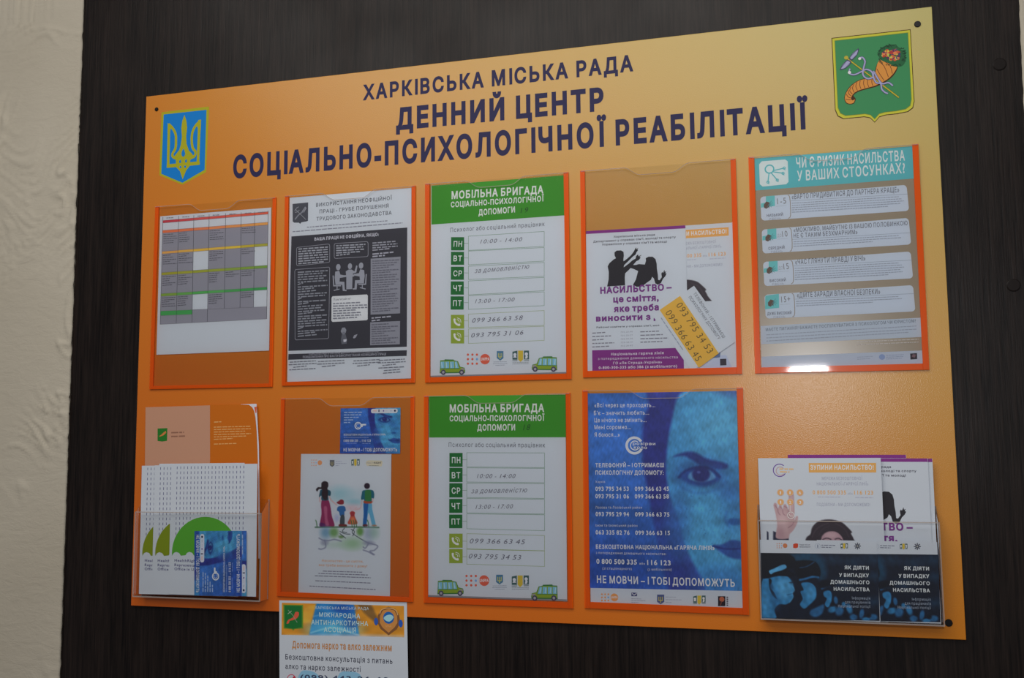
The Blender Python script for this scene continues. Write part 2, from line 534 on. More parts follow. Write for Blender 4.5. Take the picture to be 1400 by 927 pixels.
def plaster_wall(name, xa, xb, z0, z1, d, edge, step=0.004):
    """plaster sheet at depth d with a slightly ragged edge on the side of the panel"""
    # finer cells only where the picture sees them
    zs = [z0]; z = z0
    while z < z1 - 1e-6:
        z += step if 1.15 < z < 2.35 else 0.05
        zs.append(min(z, z1))
    lo, hi = min(xa, xb), max(xa, xb)
    xs = []; x = xb
    while abs(x - xa) > 1e-6 and (x > lo - 1e-9 and x < hi + 1e-9):
        xs.append(x); near = abs(x - xb)
        st = step if near < .24 else .05
        x += st * (1 if xa > xb else -1)
    xs.append(xa); xs.sort()
    v = []; f = []
    for z in zs:
        e = edge(z)
        for x in xs:
            t = 1 - min(1, abs(x - xb) / .03)
            xx = x + (e - xb) * t + (.0012 * mnoise.noise(Vector((z * 60, 5, 0))) * t)
            v.append((xx, -d - ridge(xx, z) * (1 - .5 * t) , z))
    n = len(xs)
    for j in range(len(zs) - 1):
        for i in range(n - 1):
            f.append((j * n + i, j * n + i + 1, (j + 1) * n + i + 1, (j + 1) * n + i))
    # returned edge so that the sheet has thickness
    col = [j * n + (n - 1 if xb > xa else 0) for j in range(len(zs))]
    k = len(v)
    for c in col: v.append((v[c][0], 0.03, v[c][2]))
    for j in range(len(zs) - 1): f.append((col[j], col[j + 1], k + j + 1, k + j))
    o = mesh_obj(name, v, f, PLASTER, smooth=True); o['kind'] = 'structure'
    return o

# edges of the dark panel, measured in the photograph
La, Lb = at(115, 0, -.004), at(82, 927, -.004)
Ra, Rb = at(1393.5, 0, -.004), at(1399.5, 130, -.004)
left_edge = lambda z: La.x + (Lb.x - La.x) * (z - La.z) / (Lb.z - La.z)
right_edge = lambda z: Ra.x + (Rb.x - Ra.x) * (z - Ra.z) / (Rb.z - Ra.z)
plaster_wall('wall_left', -1.2, (La.x + Lb.x) / 2, 0, 2.78, -.004, left_edge)
plaster_wall('wall_right', 2.9, (Ra.x + Rb.x) / 2, 0, 2.78, -.004, right_edge)

def laminate_material():
    m = principled('dark_laminate', (0.02, 0.013, 0.011), 0.42, 0.26)
    nt = m.node_tree; b = nt.nodes['Principled BSDF']
    tc = nt.nodes.new('ShaderNodeTexCoord')
    mp = nt.nodes.new('ShaderNodeMapping'); mp.inputs['Scale'].default_value = (1, 1, .035)
    nt.links.new(tc.outputs['Object'], mp.inputs[0])
    n1 = nt.nodes.new('ShaderNodeTexNoise'); n1.inputs['Scale'].default_value = 420; n1.inputs['Detail'].default_value = 5; n1.inputs['Roughness'].default_value = .6
    n2 = nt.nodes.new('ShaderNodeTexNoise'); n2.inputs['Scale'].default_value = 60; n2.inputs['Detail'].default_value = 3
    nt.links.new(mp.outputs[0], n1.inputs['Vector']); nt.links.new(mp.outputs[0], n2.inputs['Vector'])
    mx = nt.nodes.new('ShaderNodeMath'); mx.operation = 'MULTIPLY_ADD'; mx.inputs[1].default_value = .5
    nt.links.new(n2.outputs['Fac'], mx.inputs[0]); nt.links.new(n1.outputs['Fac'], mx.inputs[2])
    r = nt.nodes.new('ShaderNodeValToRGB')
    r.color_ramp.elements[0].position = .55; r.color_ramp.elements[0].color = (.0035, .0018, .0014, 1)
    r.color_ramp.elements[1].position = .95; r.color_ramp.elements[1].color = (.022, .014, .011, 1)
    nt.links.new(mx.outputs[0], r.inputs[0]); nt.links.new(r.outputs[0], b.inputs['Base Color'])
    # handling marks: duller, greyer patches
    n3 = nt.nodes.new('ShaderNodeTexNoise'); n3.inputs['Scale'].default_value = 5; n3.inputs['Detail'].default_value = 6
    nt.links.new(tc.outputs['Object'], n3.inputs['Vector'])
    rr = nt.nodes.new('ShaderNodeMapRange'); rr.inputs[1].default_value = .35; rr.inputs[2].default_value = .7; rr.inputs[3].default_value = .36; rr.inputs[4].default_value = .52
    nt.links.new(n3.outputs['Fac'], rr.inputs[0]); nt.links.new(rr.outputs[0], b.inputs['Roughness'])
    bu = nt.nodes.new('ShaderNodeBump'); bu.inputs['Strength'].default_value = .35; bu.inputs['Distance'].default_value = .0008
    nt.links.new(n1.outputs['Fac'], bu.inputs['Height']); nt.links.new(bu.outputs[0], b.inputs['Normal'])
    return m
LAMINATE = laminate_material()
panel = bpy.data.objects.new('laminate_panel', None); COL.objects.link(panel)
panel['label'] = 'tall dark brown wood-grain laminate panel carrying the orange board'; panel['category'] = 'wall panel'
# the panel follows the plaster's edges, which run slightly out of plumb
zt, zb = 2.78, 0.0
pv = [(left_edge(zb) - .03, .006, zb), (right_edge(zb) + .03, .006, zb), (right_edge(zt) + .03, .006, zt), (left_edge(zt) - .03, .006, zt)]
pv += [(x, .028, z) for x, y, z in pv]
mesh_obj('panel_sheet', pv, [(0, 1, 2, 3), (4, 7, 6, 5), (0, 4, 5, 1), (1, 5, 6, 2), (2, 6, 7, 3), (3, 7, 4, 0)], LAMINATE, panel)
CAPM = principled('cover_cap', (0.012, 0.008, 0.007), 0.45, 0.2)
def cap_mesh(name, x, z, y, r, h, m, parent, n=24, label=None, slot=False):
    v = []; f = []
    prof = [(r, 0), (r, h * .55), (r * .86, h), (0.0, h * 1.02)]
    for pr, ph in prof[:-1]:
        for k in range(n):
            a = 2 * math.pi * k / n; v.append((x + pr * math.cos(a), y - ph, z + pr * math.sin(a)))
    v.append((x, y - prof[-1][1], z))
    for j in range(2):
        for k in range(n): f.append((j * n + k, j * n + (k + 1) % n, (j + 1) * n + (k + 1) % n, (j + 1) * n + k))
    for k in range(n): f.append((2 * n + k, 2 * n + (k + 1) % n, 3 * n))
    return mesh_obj(name, v, f, m, parent, label, smooth=False)
for px, py in ((1366.5, 88), (1385.5, 390)):
    p = at(px, py, -.006)
    cap_mesh('cover_cap', p.x, p.z, .006, .0085, .0016, CAPM, panel)

# ================================================================== the board
def board_material():
    m = principled('printed_board', (0.8, 0.4, 0.05), 0.38, 0.32)
    nt = m.node_tree; b = nt.nodes['Principled BSDF']
    tc = nt.nodes.new('ShaderNodeTexCoord'); sp = nt.nodes.new('ShaderNodeSeparateXYZ')
    nt.links.new(tc.outputs['Object'], sp.inputs[0])
    # print gradient: orange on the left and low, ochre yellow towards the upper right, with some specular haze in the colour
    def mth(op, p, q):
        k = nt.nodes.new('ShaderNodeMath'); k.operation = op
        for i, v in enumerate((p, q)):
            if isinstance(v, float): k.inputs[i].default_value = v
            else: nt.links.new(v, k.inputs[i])
        return k.outputs[0]
    u = mth('DIVIDE', sp.outputs['X'], 1.24); v = mth('DIVIDE', sp.outputs['Z'], .845)
    uv = mth('MULTIPLY', u, v); uu = mth('MULTIPLY', u, u)
    gr = mth('ADD', mth('ADD', mth('MULTIPLY', v, GC_[1]), mth('MULTIPLY', uu, GC_[2])), mth('ADD', mth('MULTIPLY', uv, GC_[3]), GC_[0]))
    bl = mth('ADD', mth('MULTIPLY', mth('MULTIPLY', uv, u), BC_[1]), mth('ADD', mth('MULTIPLY', v, BC_[2]), BC_[0]))
    cc = nt.nodes.new('ShaderNodeCombineColor'); nt.links.new(mth('SUBTRACT', RC_, mth('MULTIPLY', uv, .11)), cc.inputs[0])
    nt.links.new(gr, cc.inputs[1]); nt.links.new(bl, cc.inputs[2]); nt.links.new(cc.outputs[0], b.inputs['Base Color'])
    n = nt.nodes.new('ShaderNodeTexNoise'); n.inputs['Scale'].default_value = 700; n.inputs['Detail'].default_value = 2
    nt.links.new(tc.outputs['Object'], n.inputs['Vector'])
    bu = nt.nodes.new('ShaderNodeBump'); bu.inputs['Strength'].default_value = .28; bu.inputs['Distance'].default_value = .0006
    nt.links.new(n.outputs['Fac'], bu.inputs['Height']); nt.links.new(bu.outputs[0], b.inputs['Normal'])
    b.inputs['Coat Weight'].default_value = 0.6; b.inputs['Coat Roughness'].default_value = 0.2; b.inputs['Coat IOR'].default_value = 1.45
    nt.links.new(bu.outputs[0], b.inputs['Coat Normal'])
    return m
RC_ = 0.75
GC_ = (0.14, 0.115, 0.10, 0.20)
BC_ = (0.006, 0.16, 0.015)
BOARD = board_material()
EDGEW = principled('board_edge', (0.75, 0.5, 0.3), 0.4)

B = Item('information_board', 'large orange printed information board screwed to the dark laminate panel', 'board',
         [(200, 132), (1274, 9), (1321, 875), (179, 828)], 0.0)
box('board_sheet', (0, 0.0, 0), (B.W, .0052, B.H), BOARD, B.root, bevel=.0006)
NAVY = (40, 38, 76)
h = B.part('headline', 1, label='dark navy capital lettering across the top')
h.text('ХАРКІВСЬКА МІСЬКА РАДА', 496, 137.5, 866, 97.5, 21.5, NAVY, .040, track=.05)
h.text('ДЕННИЙ ЦЕНТР', 541.5, 178.5, 825.5, 151.5, 31, NAVY, .050, track=.045)
h.text('СОЦІАЛЬНО-ПСИХОЛОГІЧНОЇ РЕАБІЛІТАЦІЇ', 318.5, 244.5, 1105.5, 176.5, 32, NAVY, .046, track=.045)

# state emblem
B.crop(200, 135, 7.42)
YE, BL = (168, 165, 30), (12, 122, 200)
em = B.part('state_emblem', 1, label='blue shield with a yellow trident')
em.poly([(156, 138), (637, 79), (606, 745), (365, 872), (133, 776)], YE, 0)
em.poly([(177, 160), (611, 113), (592, 721), (367, 852), (153, 762)], BL, 1)
tr = B.part('trident', 3, parent=em)
tr.poly([(388, 163), (408, 225), (415, 295), (406, 380), (409, 455), (432, 525), (462, 556), (492, 600), (448, 618), (440, 684), (404, 730), (370, 818), (342, 735), (300, 690), (302, 622), (268, 605), (300, 565), (336, 520), (352, 460), (362, 385), (356, 300), (366, 225)], YE)
tr.line([(231, 255), (222, 690)], 29, YE); tr.line([(208, 684), (325, 674)], 36, YE)
tr.line([(541, 214), (524, 668)], 30, YE); tr.line([(436, 663), (543, 652)], 36, YE)
tr.line([(226, 258), (268, 300), (298, 360), (302, 430), (296, 505), (268, 556), (272, 590), (318, 612)], 27, YE, smooth=4)
tr.line([(550, 224), (500, 275), (468, 345), (462, 430), (472, 500), (500, 540), (490, 580), (446, 606)], 27, YE, smooth=4)
tr.poly([(218, 245), (262, 288), (236, 330), (218, 330)], YE); tr.poly([(557, 210), (510, 262), (530, 320), (553, 320)], YE)
for pts in ([(377, 508), (396, 560), (376, 590), (357, 562)], [(344, 618), (356, 640), (342, 655), (333, 640)], [(404, 612), (415, 632), (403, 650), (393, 634)],
            [(346, 680), (358, 694), (350, 706), (338, 694)], [(394, 676), (406, 690), (396, 702), (384, 690)]):
    tr.poly(pts, BL, 1, smooth=3)
# city emblem
B.crop(1130, 30, 6.623)
GR = (62, 138, 88); YB = (200, 195, 60); DK = (70, 40, 20); CN = (215, 145, 65); CD = (110, 55, 35)
shield = [(45, 145), (762, 66), (797, 720), (785, 780), (740, 815), (640, 835), (540, 845), (480, 862), (437, 912), (395, 872), (340, 862), (240, 872), (150, 880), (100, 855), (76, 800)]
inner = lambda k: [(430 + (x - 430) * k, 480 + (y - 480) * k) for x, y in shield]
ce = B.part('city_emblem', 1, label='green shield with a cornucopia of fruit and a caduceus')
ce.poly(shield, DK, 0); ce.poly(inner(.982), YB, 1); ce.poly(inner(.93), (130, 140, 50), 2); ce.poly(inner(.918), GR, 3)
co = B.part('cornucopia', 5, parent=ce)
horn = [(478, 345), (545, 350), (600, 385), (640, 400), (615, 455), (570, 505), (510, 545), (440, 578), (360, 600), (280, 625), (236, 660), (222, 700), (240, 712), (255, 700), (248, 730), (215, 742), (180, 730), (165, 690), (180, 640), (215, 590), (270, 545), (340, 518), (420, 510), (440, 470), (450, 420)]
dark = [(478, 350), (545, 355), (604, 390), (646, 402), (624, 462), (578, 515), (514, 556), (442, 590), (362, 610), (284, 635), (244, 666), (262, 690), (262, 712), (250, 738), (215, 748), (176, 736), (160, 690), (176, 636), (212, 584), (268, 540), (340, 512), (415, 505), (434, 470), (444, 420)]
co.poly(dark, DK, 0, smooth=2); co.poly(horn, CN, 1, smooth=2)
for a, b, c in (((472, 360), (520, 400), (560, 500)), ((515, 352), (575, 400), (596, 470)), ((455, 425), (480, 470), (520, 530)), ((440, 470), (450, 510), (480, 545)),
                ((412, 515), (410, 550), (420, 578)), ((375, 515), (370, 555), (384, 592)), ((340, 520), (335, 560), (348, 600)), ((305, 532), (300, 570), (312, 608)),
                ((275, 546), (265, 585), (280, 622)), ((248, 565), (235, 600), (250, 640)), ((222, 590), (210, 625), (235, 655)), ((200, 620), (200, 650), (225, 672)), ((180, 655), (195, 680), (222, 690)), ((172, 700), (195, 705), (220, 705))):
    co.line([a, b, c], 5, CD, 2, smooth=3)
rr_ = random.Random(3)
fl = B.part('fruit_and_flowers', 8, parent=ce)
fl.poly([(470, 300), (480, 250), (530, 218), (600, 205), (660, 235), (710, 300), (712, 360), (680, 400), (620, 405), (560, 375), (490, 345)], (40, 100, 62), 0, smooth=3)
for k in range(46):
    a = rr_.uniform(0, 6.28); x, y = 592 + 118 * math.cos(a), 305 + 92 * math.sin(a)
    fl.line([(x, y), (x + rr_.uniform(-20, 20), y + rr_.uniform(-16, 16)), (x + rr_.uniform(-22, 22) , y + rr_.uniform(-18, 18))], 4, (28, 62, 42), 1)
for k in range(58):
    a = rr_.uniform(0, 6.28); q = math.sqrt(rr_.random())
    fl.disc(585 + 84 * q * math.cos(a), 293 + 50 * q * math.sin(a) + 8, rr_.uniform(8, 17), rr_.choice([(190, 70, 50), (205, 95, 60), (215, 190, 70), (95, 50, 90), (170, 60, 60), (220, 130, 80), (200, 190, 90), (60, 70, 110)]), 2 + k % 3, n=9)
ca = B.part('caduceus', 8, parent=ce)
SL, SD = (165, 165, 200), (80, 75, 105)
ca.line([(190, 335), (655, 686)], 15, (90, 80, 40), 0); ca.line([(190, 335), (655, 686)], 9, (195, 180, 50), 1)
ca.disc(178, 325, 17, (185, 170, 60), 2)
for wing in ([(205, 330), (240, 280), (292, 240), (282, 290), (250, 330), (222, 350)], [(190, 345), (150, 380), (118, 436), (165, 425), (210, 390), (222, 360)]):
    ca.poly(wing, SD, 1, smooth=2); c0 = np.mean(wing, 0)
    ca.poly([tuple(c0 + (np.array(p) - c0) * .78) for p in wing], SL, 2, smooth=2)
    ca.line([wing[0], wing[2]], 3, SD, 3); ca.line([wing[5], wing[3]], 3, SD, 3)
for sn in ([(290, 340), (322, 322), (348, 360), (335, 420), (330, 480), (370, 515), (420, 500), (425, 450), (455, 500), (500, 560), (560, 552), (600, 580)],
           [(212, 425), (205, 465), (250, 480), (310, 455), (360, 432), (410, 455), (425, 505), (450, 552), (490, 560), (500, 610), (530, 640), (556, 650)]):
    ca.line(sn, 19, SD, 3, smooth=4, taper=False); ca.line(sn, 12, SL, 4, smooth=4)
ca.disc(300, 335, 13, (220, 220, 235), 5, n=10); ca.disc(207, 460, 14, (220, 220, 235), 5, n=10)
B.crop(0, 0, 1)
B.done()
for px, py, r in ((214.3, 149.6, .0034), (1254.3, 33.2, .0044), (1297, 851.5, .0048)):
    p = at(px, py, 0) - B.root.location
    cap_mesh('screw', p.x, p.z, -.0002, r, .0014, SCREW, B.root, n=16)

# ================================================================== the clear pockets
def pocket(label, quad, crop, strip, notch=(.29, .71, .012)):
    it = Item('document_pocket', label, 'document holder', quad, .0005, crop, group='clear pockets with orange edges on the board')
    W, H = it.W, it.H
    wl, wr, hb = strip
    box('side_strip', (0, -.0022, 0), (wl, -.0001, H), ORANGE, it.root, bevel=.0003)
    box('side_strip', (W - wr, -.0022, 0), (W, -.0001, H), ORANGE, it.root, bevel=.0003)
    box('bottom_strip', (wl, -.0021, 0), (W - wr, -.0001, hb), ORANGE, it.root, bevel=.0003)
    # clear front sheet with a thumb notch in its upper edge
    n = 24; top = []
    a, b, dp = notch
    for k in range(n + 1):
        u = a + (b - a) * k / n
        t = min(1, math.sin(math.pi * k / n) * 1.35); top.append((W * u, H - .0008 - dp * t * t * (3 - 2 * t)))
    out = [(0.001, 0.001), (W - .001, 0.001), (W - .001, H - .0008)] + top[::-1] + [(0.001, H - .0008)]
    N = len(out)
    v = [(x, -.0036, z) for x, z in out] + [(x, -.0026, z) for x, z in out]
    tri, _, fc, *_ = delaunay_2d_cdt([Vector(p) for p in out], [], [list(range(N))], 1, 1e-7)
    f = [tuple(q) for q in fc]
    cov = mesh_obj('clear_sheet', [(q.x, -.0036, q.y) for q in tri], f, COVER, it.root)
    mesh_obj('backing_sheet', [(wl, .0003, hb), (W - wr, .0003, hb), (W - wr, .0003, H - .001), (wl, .0003, H - .001)], [(0, 1, 2, 3)], FILM, it.root)  # tinted film added behind the sheets to darken the pocket's inside
    # polished edge seen as a thin line
    tp = top[::-1]; line = [(W - .001, H - .0008)] + tp + [(0.001, H - .0008)]
    vv = []; ff = []
    for i, (x, z) in enumerate(line): vv += [(x, -.0036, z), (x, -.0026, z), (x, -.0026, z - .0009), (x, -.0036, z - .0009)]
    for i in range(len(line) - 1):
        for q in ((0, 1), (1, 2), (2, 3), (3, 0)): ff.append((4 * i + q[0], 4 * i + q[1], 4 * i + 4 + q[1], 4 * i + 4 + q[0]))
    mesh_obj('polished_edge', vv, ff, EDGE, it.root)
    it.done()
    return it
P1 = pocket('leftmost pocket of the upper row, holding the coloured timetable', [(76, 105), (604, 62), (582, 889), (46, 905)], (190, 250, 3.195), (.0066, .0060, .0055))
P2 = pocket('upper pocket holding the black and white labour notice', [(51, 92), (621, 42), (613, 905), (33, 920)], (375, 240, 3.195), (.0065, .0062, .0060))
P3 = pocket('upper middle pocket holding a green-headed weekly schedule', [(21, 66), (627, 17), (636, 888), (20, 908)], (575, 230, 3.088), (.0075, .0072, .0080))
P4 = pocket('half-empty upper pocket holding the purple leaflet', [(25, 71), (661, 22), (687, 901), (37, 917)], (785, 210, 2.992), (.0070, .0072, .0095))
P5 = pocket('rightmost upper pocket, shining along its bottom strip, holding the turquoise risk poster', [(22, 70), (675, 21), (717, 886), (50, 902)], (1015, 190, 2.808), (.0078, .0078, .0085))
P6 = pocket('lower pocket with a blue card above a painted family leaflet', [(44, 42), (590, 36), (582, 875), (28, 853)], (370, 530, 2.99), (.0062, .0060, .0070))
P7 = pocket('lower middle pocket holding a green-headed weekly schedule', [(30, 33), (630, 20), (638, 902), (30, 880)], (570, 530, 2.991), (.0068, .0068, .0085))
P8 = pocket('lower pocket holding the large blue face poster', [(18, 35), (653, 33), (679, 925), (28, 905)], (790, 520, 2.896), (.0080, .0082, .0090))
for p, s in ((P1, ''),): pass
# ================================================================== upper row of prints
WH = (206, 209, 220); TX = (72, 72, 84); GY = (128, 130, 142)
D = .0011                                                    # depth of a sheet inside a pocket

# ---- timetable
it = Item('timetable_sheet', 'white timetable with rainbow bars and grey cells in the leftmost upper pocket', 'paper',
          [(93, 148), (580, 106), (566, 732), (76, 752)], D, (190, 250, 3.195), E=.46)
it.sheet()
tb = it.part('timetable', 1)
# columns measured along the top (y of the header line) and the bottom of the grid
ct = [105, 174, 240, 307, 379, 447, 506, 565]; cb = [93, 163, 232, 299, 372, 441, 500, 558]
def gx(i, t): return ct[i] + (cb[i] - ct[i]) * t
def gy(x, yl, yr): return yl + (yr - yl) * (x - 100) / 460
rows = [(150, 122), (165, 126), (176, 137), (208, 172), (220, 184), (300, 264), (311, 276), (392, 360), (404, 372), (484, 455), (496, 467), (560, 541), (580, 560), (618, 594)]
def cell(i0, i1, r0, r1, c, z=0):
    q = []
    for i, r in ((i0, r0), (i1, r0), (i1, r1), (i0, r1)):
        t = (rows[r][0] - 150) / 468; x = gx(i, t); q.append((x, gy(x, *rows[r])))
    tb.poly(q, c, z)
GC = (134, 134, 146)
bars = {1: [(178, 58, 70), (186, 70, 74), (192, 76, 74), (196, 80, 72), (198, 92, 74), (196, 84, 66), (200, 88, 66)],
        3: [(212, 106, 70), (214, 110, 74), (216, 116, 78), (222, 126, 84), (220, 134, 78), (222, 140, 78), (224, 144, 78)],
        5: [(222, 152, 80), (222, 160, 76), (214, 166, 66), (220, 170, 74), (212, 176, 66), (180, 160, 56), (156, 152, 58)],
        7: [(150, 148, 50), (152, 152, 54), (146, 150, 54), (142, 152, 60), (130, 152, 66), (122, 150, 62), (112, 148, 66)],
        9: [(118, 150, 62), (96, 156, 76), (78, 158, 82), (84, 160, 88), (74, 150, 84), (64, 148, 80), (60, 144, 76)]}
for r0, r1 in ((4, 5), (6, 7), (8, 9), (10, 11)):
    for i in range(7):
        white = (r0 == 6 and i in (2, 6)) or (r0 == 10 and i in (2, 6))
        if not white: cell(i, i + 1, r0, r1, GC)
cell(0, 7, 11, 13, GC)
for r, cs in bars.items():
    for i, c in enumerate(cs): cell(i, i + 1, r, r + 1, c, 1)
cell(0, 2, 11, 12, (66, 150, 82), 1)
for i in range(8):
    a = (gx(i, 0), gy(gx(i, 0), *rows[0])); last = 11 if i in (4, 5, 6) else 13
    t = (rows[last][0] - 150) / 468; b = (gx(i, t), gy(gx(i, t), *rows[last]))
    tb.line([a, b], 1.6, (58, 58, 66), 2)
for r in range(1, 14):
    t = (rows[r][0] - 150) / 468; a = gx(0, t); b = gx(7, t) if r != 12 else gx(2, t)
    tb.line([(a, gy(a, *rows[r])), (b, gy(b, *rows[r]))], 1.0, (110, 108, 112), 2)
gl = it.part('cell_lettering', 4, kind='stuff')
R0 = random.Random(8)
for r0 in (4, 6, 8, 10):
    for i, nl in ((0, 5), (1, 5), (3, 5), (5, 3), (4, 3 if r0 == 8 else 0)):
        for k in range(nl):
            t = (rows[r0][0] - 150) / 468; x = gx(i, t) + 4; y = gy(x, *rows[r0]) + 7 + 9.3 * k
            gl.greek(x, y, x + 60 * R0.choice((.55, .75, .95, 1, .6)), y - 3.2, 2.6, (88, 88, 96))
for i in range(7): x = gx(i, 0) + 16; gl.greek(x, gy(x, *rows[0]) + 5, x + 30, gy(x, *rows[0]) + 3, 3, (120, 120, 130))
it.done()

# ---- labour notice
it = Item('labour_notice', 'black and white notice with three seated figures, second pocket of the upper row', 'paper',
          [(69, 98), (600, 52), (597, 885), (55, 902)], D, (375, 240, 3.195), E=.50)
it.sheet()
BK = (58, 58, 66)
it.crop(390, 260, 8.235)
a = it.part('title', 1)
a.text('ВИКОРИСТАННЯ НЕОФІЦІЙНОЇ', 347, 188, 1203, 108, 42, (78, 80, 92), .014)
a.text('ПРАЦІ - ГРУБЕ ПОРУШЕННЯ', 386, 262, 1163, 195, 42, (78, 80, 92), .014)
a.text('ТРУДОВОГО ЗАКОНОДАВСТВА', 352, 345, 1198, 274, 42, (78, 80, 92), .014)
a.greek(245, 418, 1150, 345, 11, (130, 132, 144)); a.greek(84, 468, 1320, 368, 11, (130, 132, 144))
c = it.part('crest', 1, label='black and white city crest')
c.poly([(82, 155), (258, 138), (256, 345), (240, 352), (182, 362), (168, 380), (152, 366), (100, 366), (84, 352)], (72, 74, 84))
c.line([(110, 330), (150, 280), (200, 240), (235, 195)], 14, (130, 132, 142), 1, smooth=3)
c.line([(115, 215), (170, 270), (232, 330)], 6, (140, 142, 152), 2)
for q in ([(108, 232), (130, 200), (150, 190)], [(112, 250), (140, 245), (158, 225)], [(190, 240), (225, 190), (236, 204), (210, 250)]): c.line(q, 6, (150, 152, 162), 2)
it.crop(375, 240, 3.195)
bl = it.part('black_panel', 1)
bl.poly([(75, 266), (581, 227), (579, 748), (62, 766)], BK)
bl.poly([(62, 780), (579, 763), (578, 788), (61, 805)], BK)
it.crop(390, 260, 8.235)
w = it.part('panel_lettering', 3)
w0 = it.part('panel_heading', 3); w0.text('ВАША ПРАЦЯ НЕ ОФІЦІЙНА, ЯКЩО:', 330, 570, 1052, 515, 36, (196, 198, 210), .03)
it.crop(390, 330, 4.876)
w.text('КОНСУЛЬТАЦІЇ З ПИТАНЬ ДЕКЛАРУВАННЯ ПРАЦІВНИКІВ,', 160, 757, 624, 738, 15, (170, 172, 184), .01)
w.text('ПОВІДОМЛЕННЯ ПРО ФАКТИ ВИКОРИСТАННЯ НЕОФІЦІЙНОЇ ПРАЦІ', 118, 779, 672, 758, 15, (170, 172, 184), .01)
w1 = it.part('box_heading', 3); w1.text("Пам'ятайте!", 322, 396, 436, 388, 14, (90, 92, 104), 0, z=2)
LN = (150, 152, 164)
def rframe(pt, x0, y0, x1, y1, dy, w_, c_, z_=1):
    """rounded frame: left x0, right x1, dy = rise of the right side"""
    r = 12; P = [(x0 + r, y0), (x1 - r, y0 - dy), (x1 - 3, y0 - dy + 3), (x1, y0 - dy + r), (x1, y1 - dy - r), (x1 - 3, y1 - dy - 3), (x1 - r, y1 - dy), (x0 + r, y1), (x0 + 3, y1 - 3), (x0, y1 - r), (x0, y0 + r), (x0 + 3, y0 + 3), (x0 + r, y0)]
    pt.line(P, w_, c_, z_)
fr = it.part('rounded_frames', 3)
rframe(fr, 76, 40, 297, 163, 22, 3, LN); rframe(fr, 327, 14, 553, 114, 12, 3, LN)
P_ = [(70, 188), (292, 172), (297, 180), (290, 640), (284, 648), (74, 657), (66, 650), (64, 200), (70, 188)]
fr.line(P_, 3, LN, 1)
g = it.part('small_lettering', 4, kind='stuff')
for k in range(7):
    g.greek(88, 52 + k * 16.2, 285 if k not in (6,) else 262, 52 + k * 16.2 - 14, 8, (158, 160, 172))
for k in range(5): g.greek(340, 30 + k * 16, (535, 520, 530, 505, 430)[k], 30 + k * 16 - 10, 8, (158, 160, 172))
for k in range(27):
    L_ = (284, 250, 275, 265, 280, 120, 282, 200, 210, 278, 265, 110, 275, 160, 250, 240, 262, 180)[k % 18]
    g.greek(84, 207 + k * 16.4, L_, 207 + k * 16.4 - 12, 8, (140, 142, 154))
for k in range(4): g.greek(582, 12 + k * 16, (735, 748, 750, 700)[k], 12 + k * 16 - 12, 8, (150, 152, 164))
g.greek(582, 86, 722, 72, 9, (165, 167, 180)); g.greek(582, 102, 665, 94, 9, (165, 167, 180))
g.greek(576, 512, 712, 500, 9, (165, 167, 180)); g.greek(576, 530, 632, 524, 9, (165, 167, 180))
g2 = it.part('grey_boxes', 3)
g2.poly([(570, 116), (769, 102), (766, 480), (569, 489)], (138, 140, 152)); g2.poly([(567, 540), (766, 531), (764, 686), (566, 693)], (138, 140, 152))
for k in range(22): g.greek(582, 132 + k * 16, (760, 745, 725, 690, 755, 700, 745, 735)[k % 8], 132 + k * 16 - 9, 6, (104, 106, 118), 2)
for k in range(9): g.greek(576, 556 + k * 15.4, (690, 752, 700, 740, 660)[k % 5], 556 + k * 15.4 - 7, 6, (104, 106, 118), 2)
wb = it.part('white_box', 3)
wb.poly([(309, 376), (316, 366), (545, 354), (551, 362), (550, 520), (542, 526), (316, 537), (308, 530)], WH)
for k in range(7): g.greek(320, 415 + k * 16.5, (500, 548, 548, 470, 505, 505, 480)[k], 415 + k * 16.5 - 8, 7, (124, 126, 138), 2)
for bx, bl_ in ((24, 4), (214, 3), (450, 3), (618, 6)):
    for k in range(bl_): g.greek(bx + (6, 0, 30, 4, 40, 34)[k], 806 + k * 17 - bx * .02, bx + (180, 185, 120, 178, 150, 150)[k], 802 + k * 17 - bx * .02 - 5, 6, (112, 114, 126), -3)
FG = (152, 154, 166)
def person(cx, cy, flip, back):
    f = 1 if flip else -1
    fg = it.part('seated_figure', 3)
    fg.disc(cx, cy, 16, FG, 1, r2=21)
    fg.poly([(cx - 20 * f, cy + 30), (cx + 6 * f, cy + 24), (cx + 14 * f, cy + 50), (cx + 50 * f, cy + 56), (cx + 48 * f, cy + 66), (cx + 10 * f, cy + 72), (cx + 8 * f, cy + 96), (cx + 40 * f, cy + 98), (cx + 44 * f, cy + 150), (cx + 56 * f, cy + 152), (cx + 54 * f, cy + 160), (cx + 30 * f, cy + 158), (cx + 26 * f, cy + 118), (cx - 18 * f, cy + 118), (cx - 24 * f, cy + 70)], FG, 0)
    fg.line([(cx - 34 * f, cy + 60), (cx - 30 * f, cy + 124), (cx + 14 * f, cy + 124)], 8, FG, 0)
    fg.line([(cx - 8 * f, cy + 124), (cx - 8 * f, cy + 148)], 6, FG, 0); fg.line([(cx - 30 * f, cy + 156), (cx + 8 * f, cy + 146)], 6, FG, 0)
person(354, 172, True, 0); person(506, 162, False, 0)
fg = it.part('figure_at_desk', 4); fg.disc(432, 166, 15, FG, 1, r2=20)
fg.poly([(404, 200), (424, 188), (442, 188), (462, 200), (474, 160), (482, 164), (474, 208), (452, 214), (452, 226), (406, 226)], FG, 0)
fg.poly([(396, 226), (462, 222), (460, 234), (449, 236), (447, 318), (408, 320), (408, 238), (396, 238)], FG, 2)
fg = it.part('small_figure', 3); fg.poly([(370, 600), (380, 576), (398, 574), (408, 592), (402, 612), (380, 616)], (140, 142, 154), 1); fg.disc(390, 612, 10, (120, 122, 134), 1)
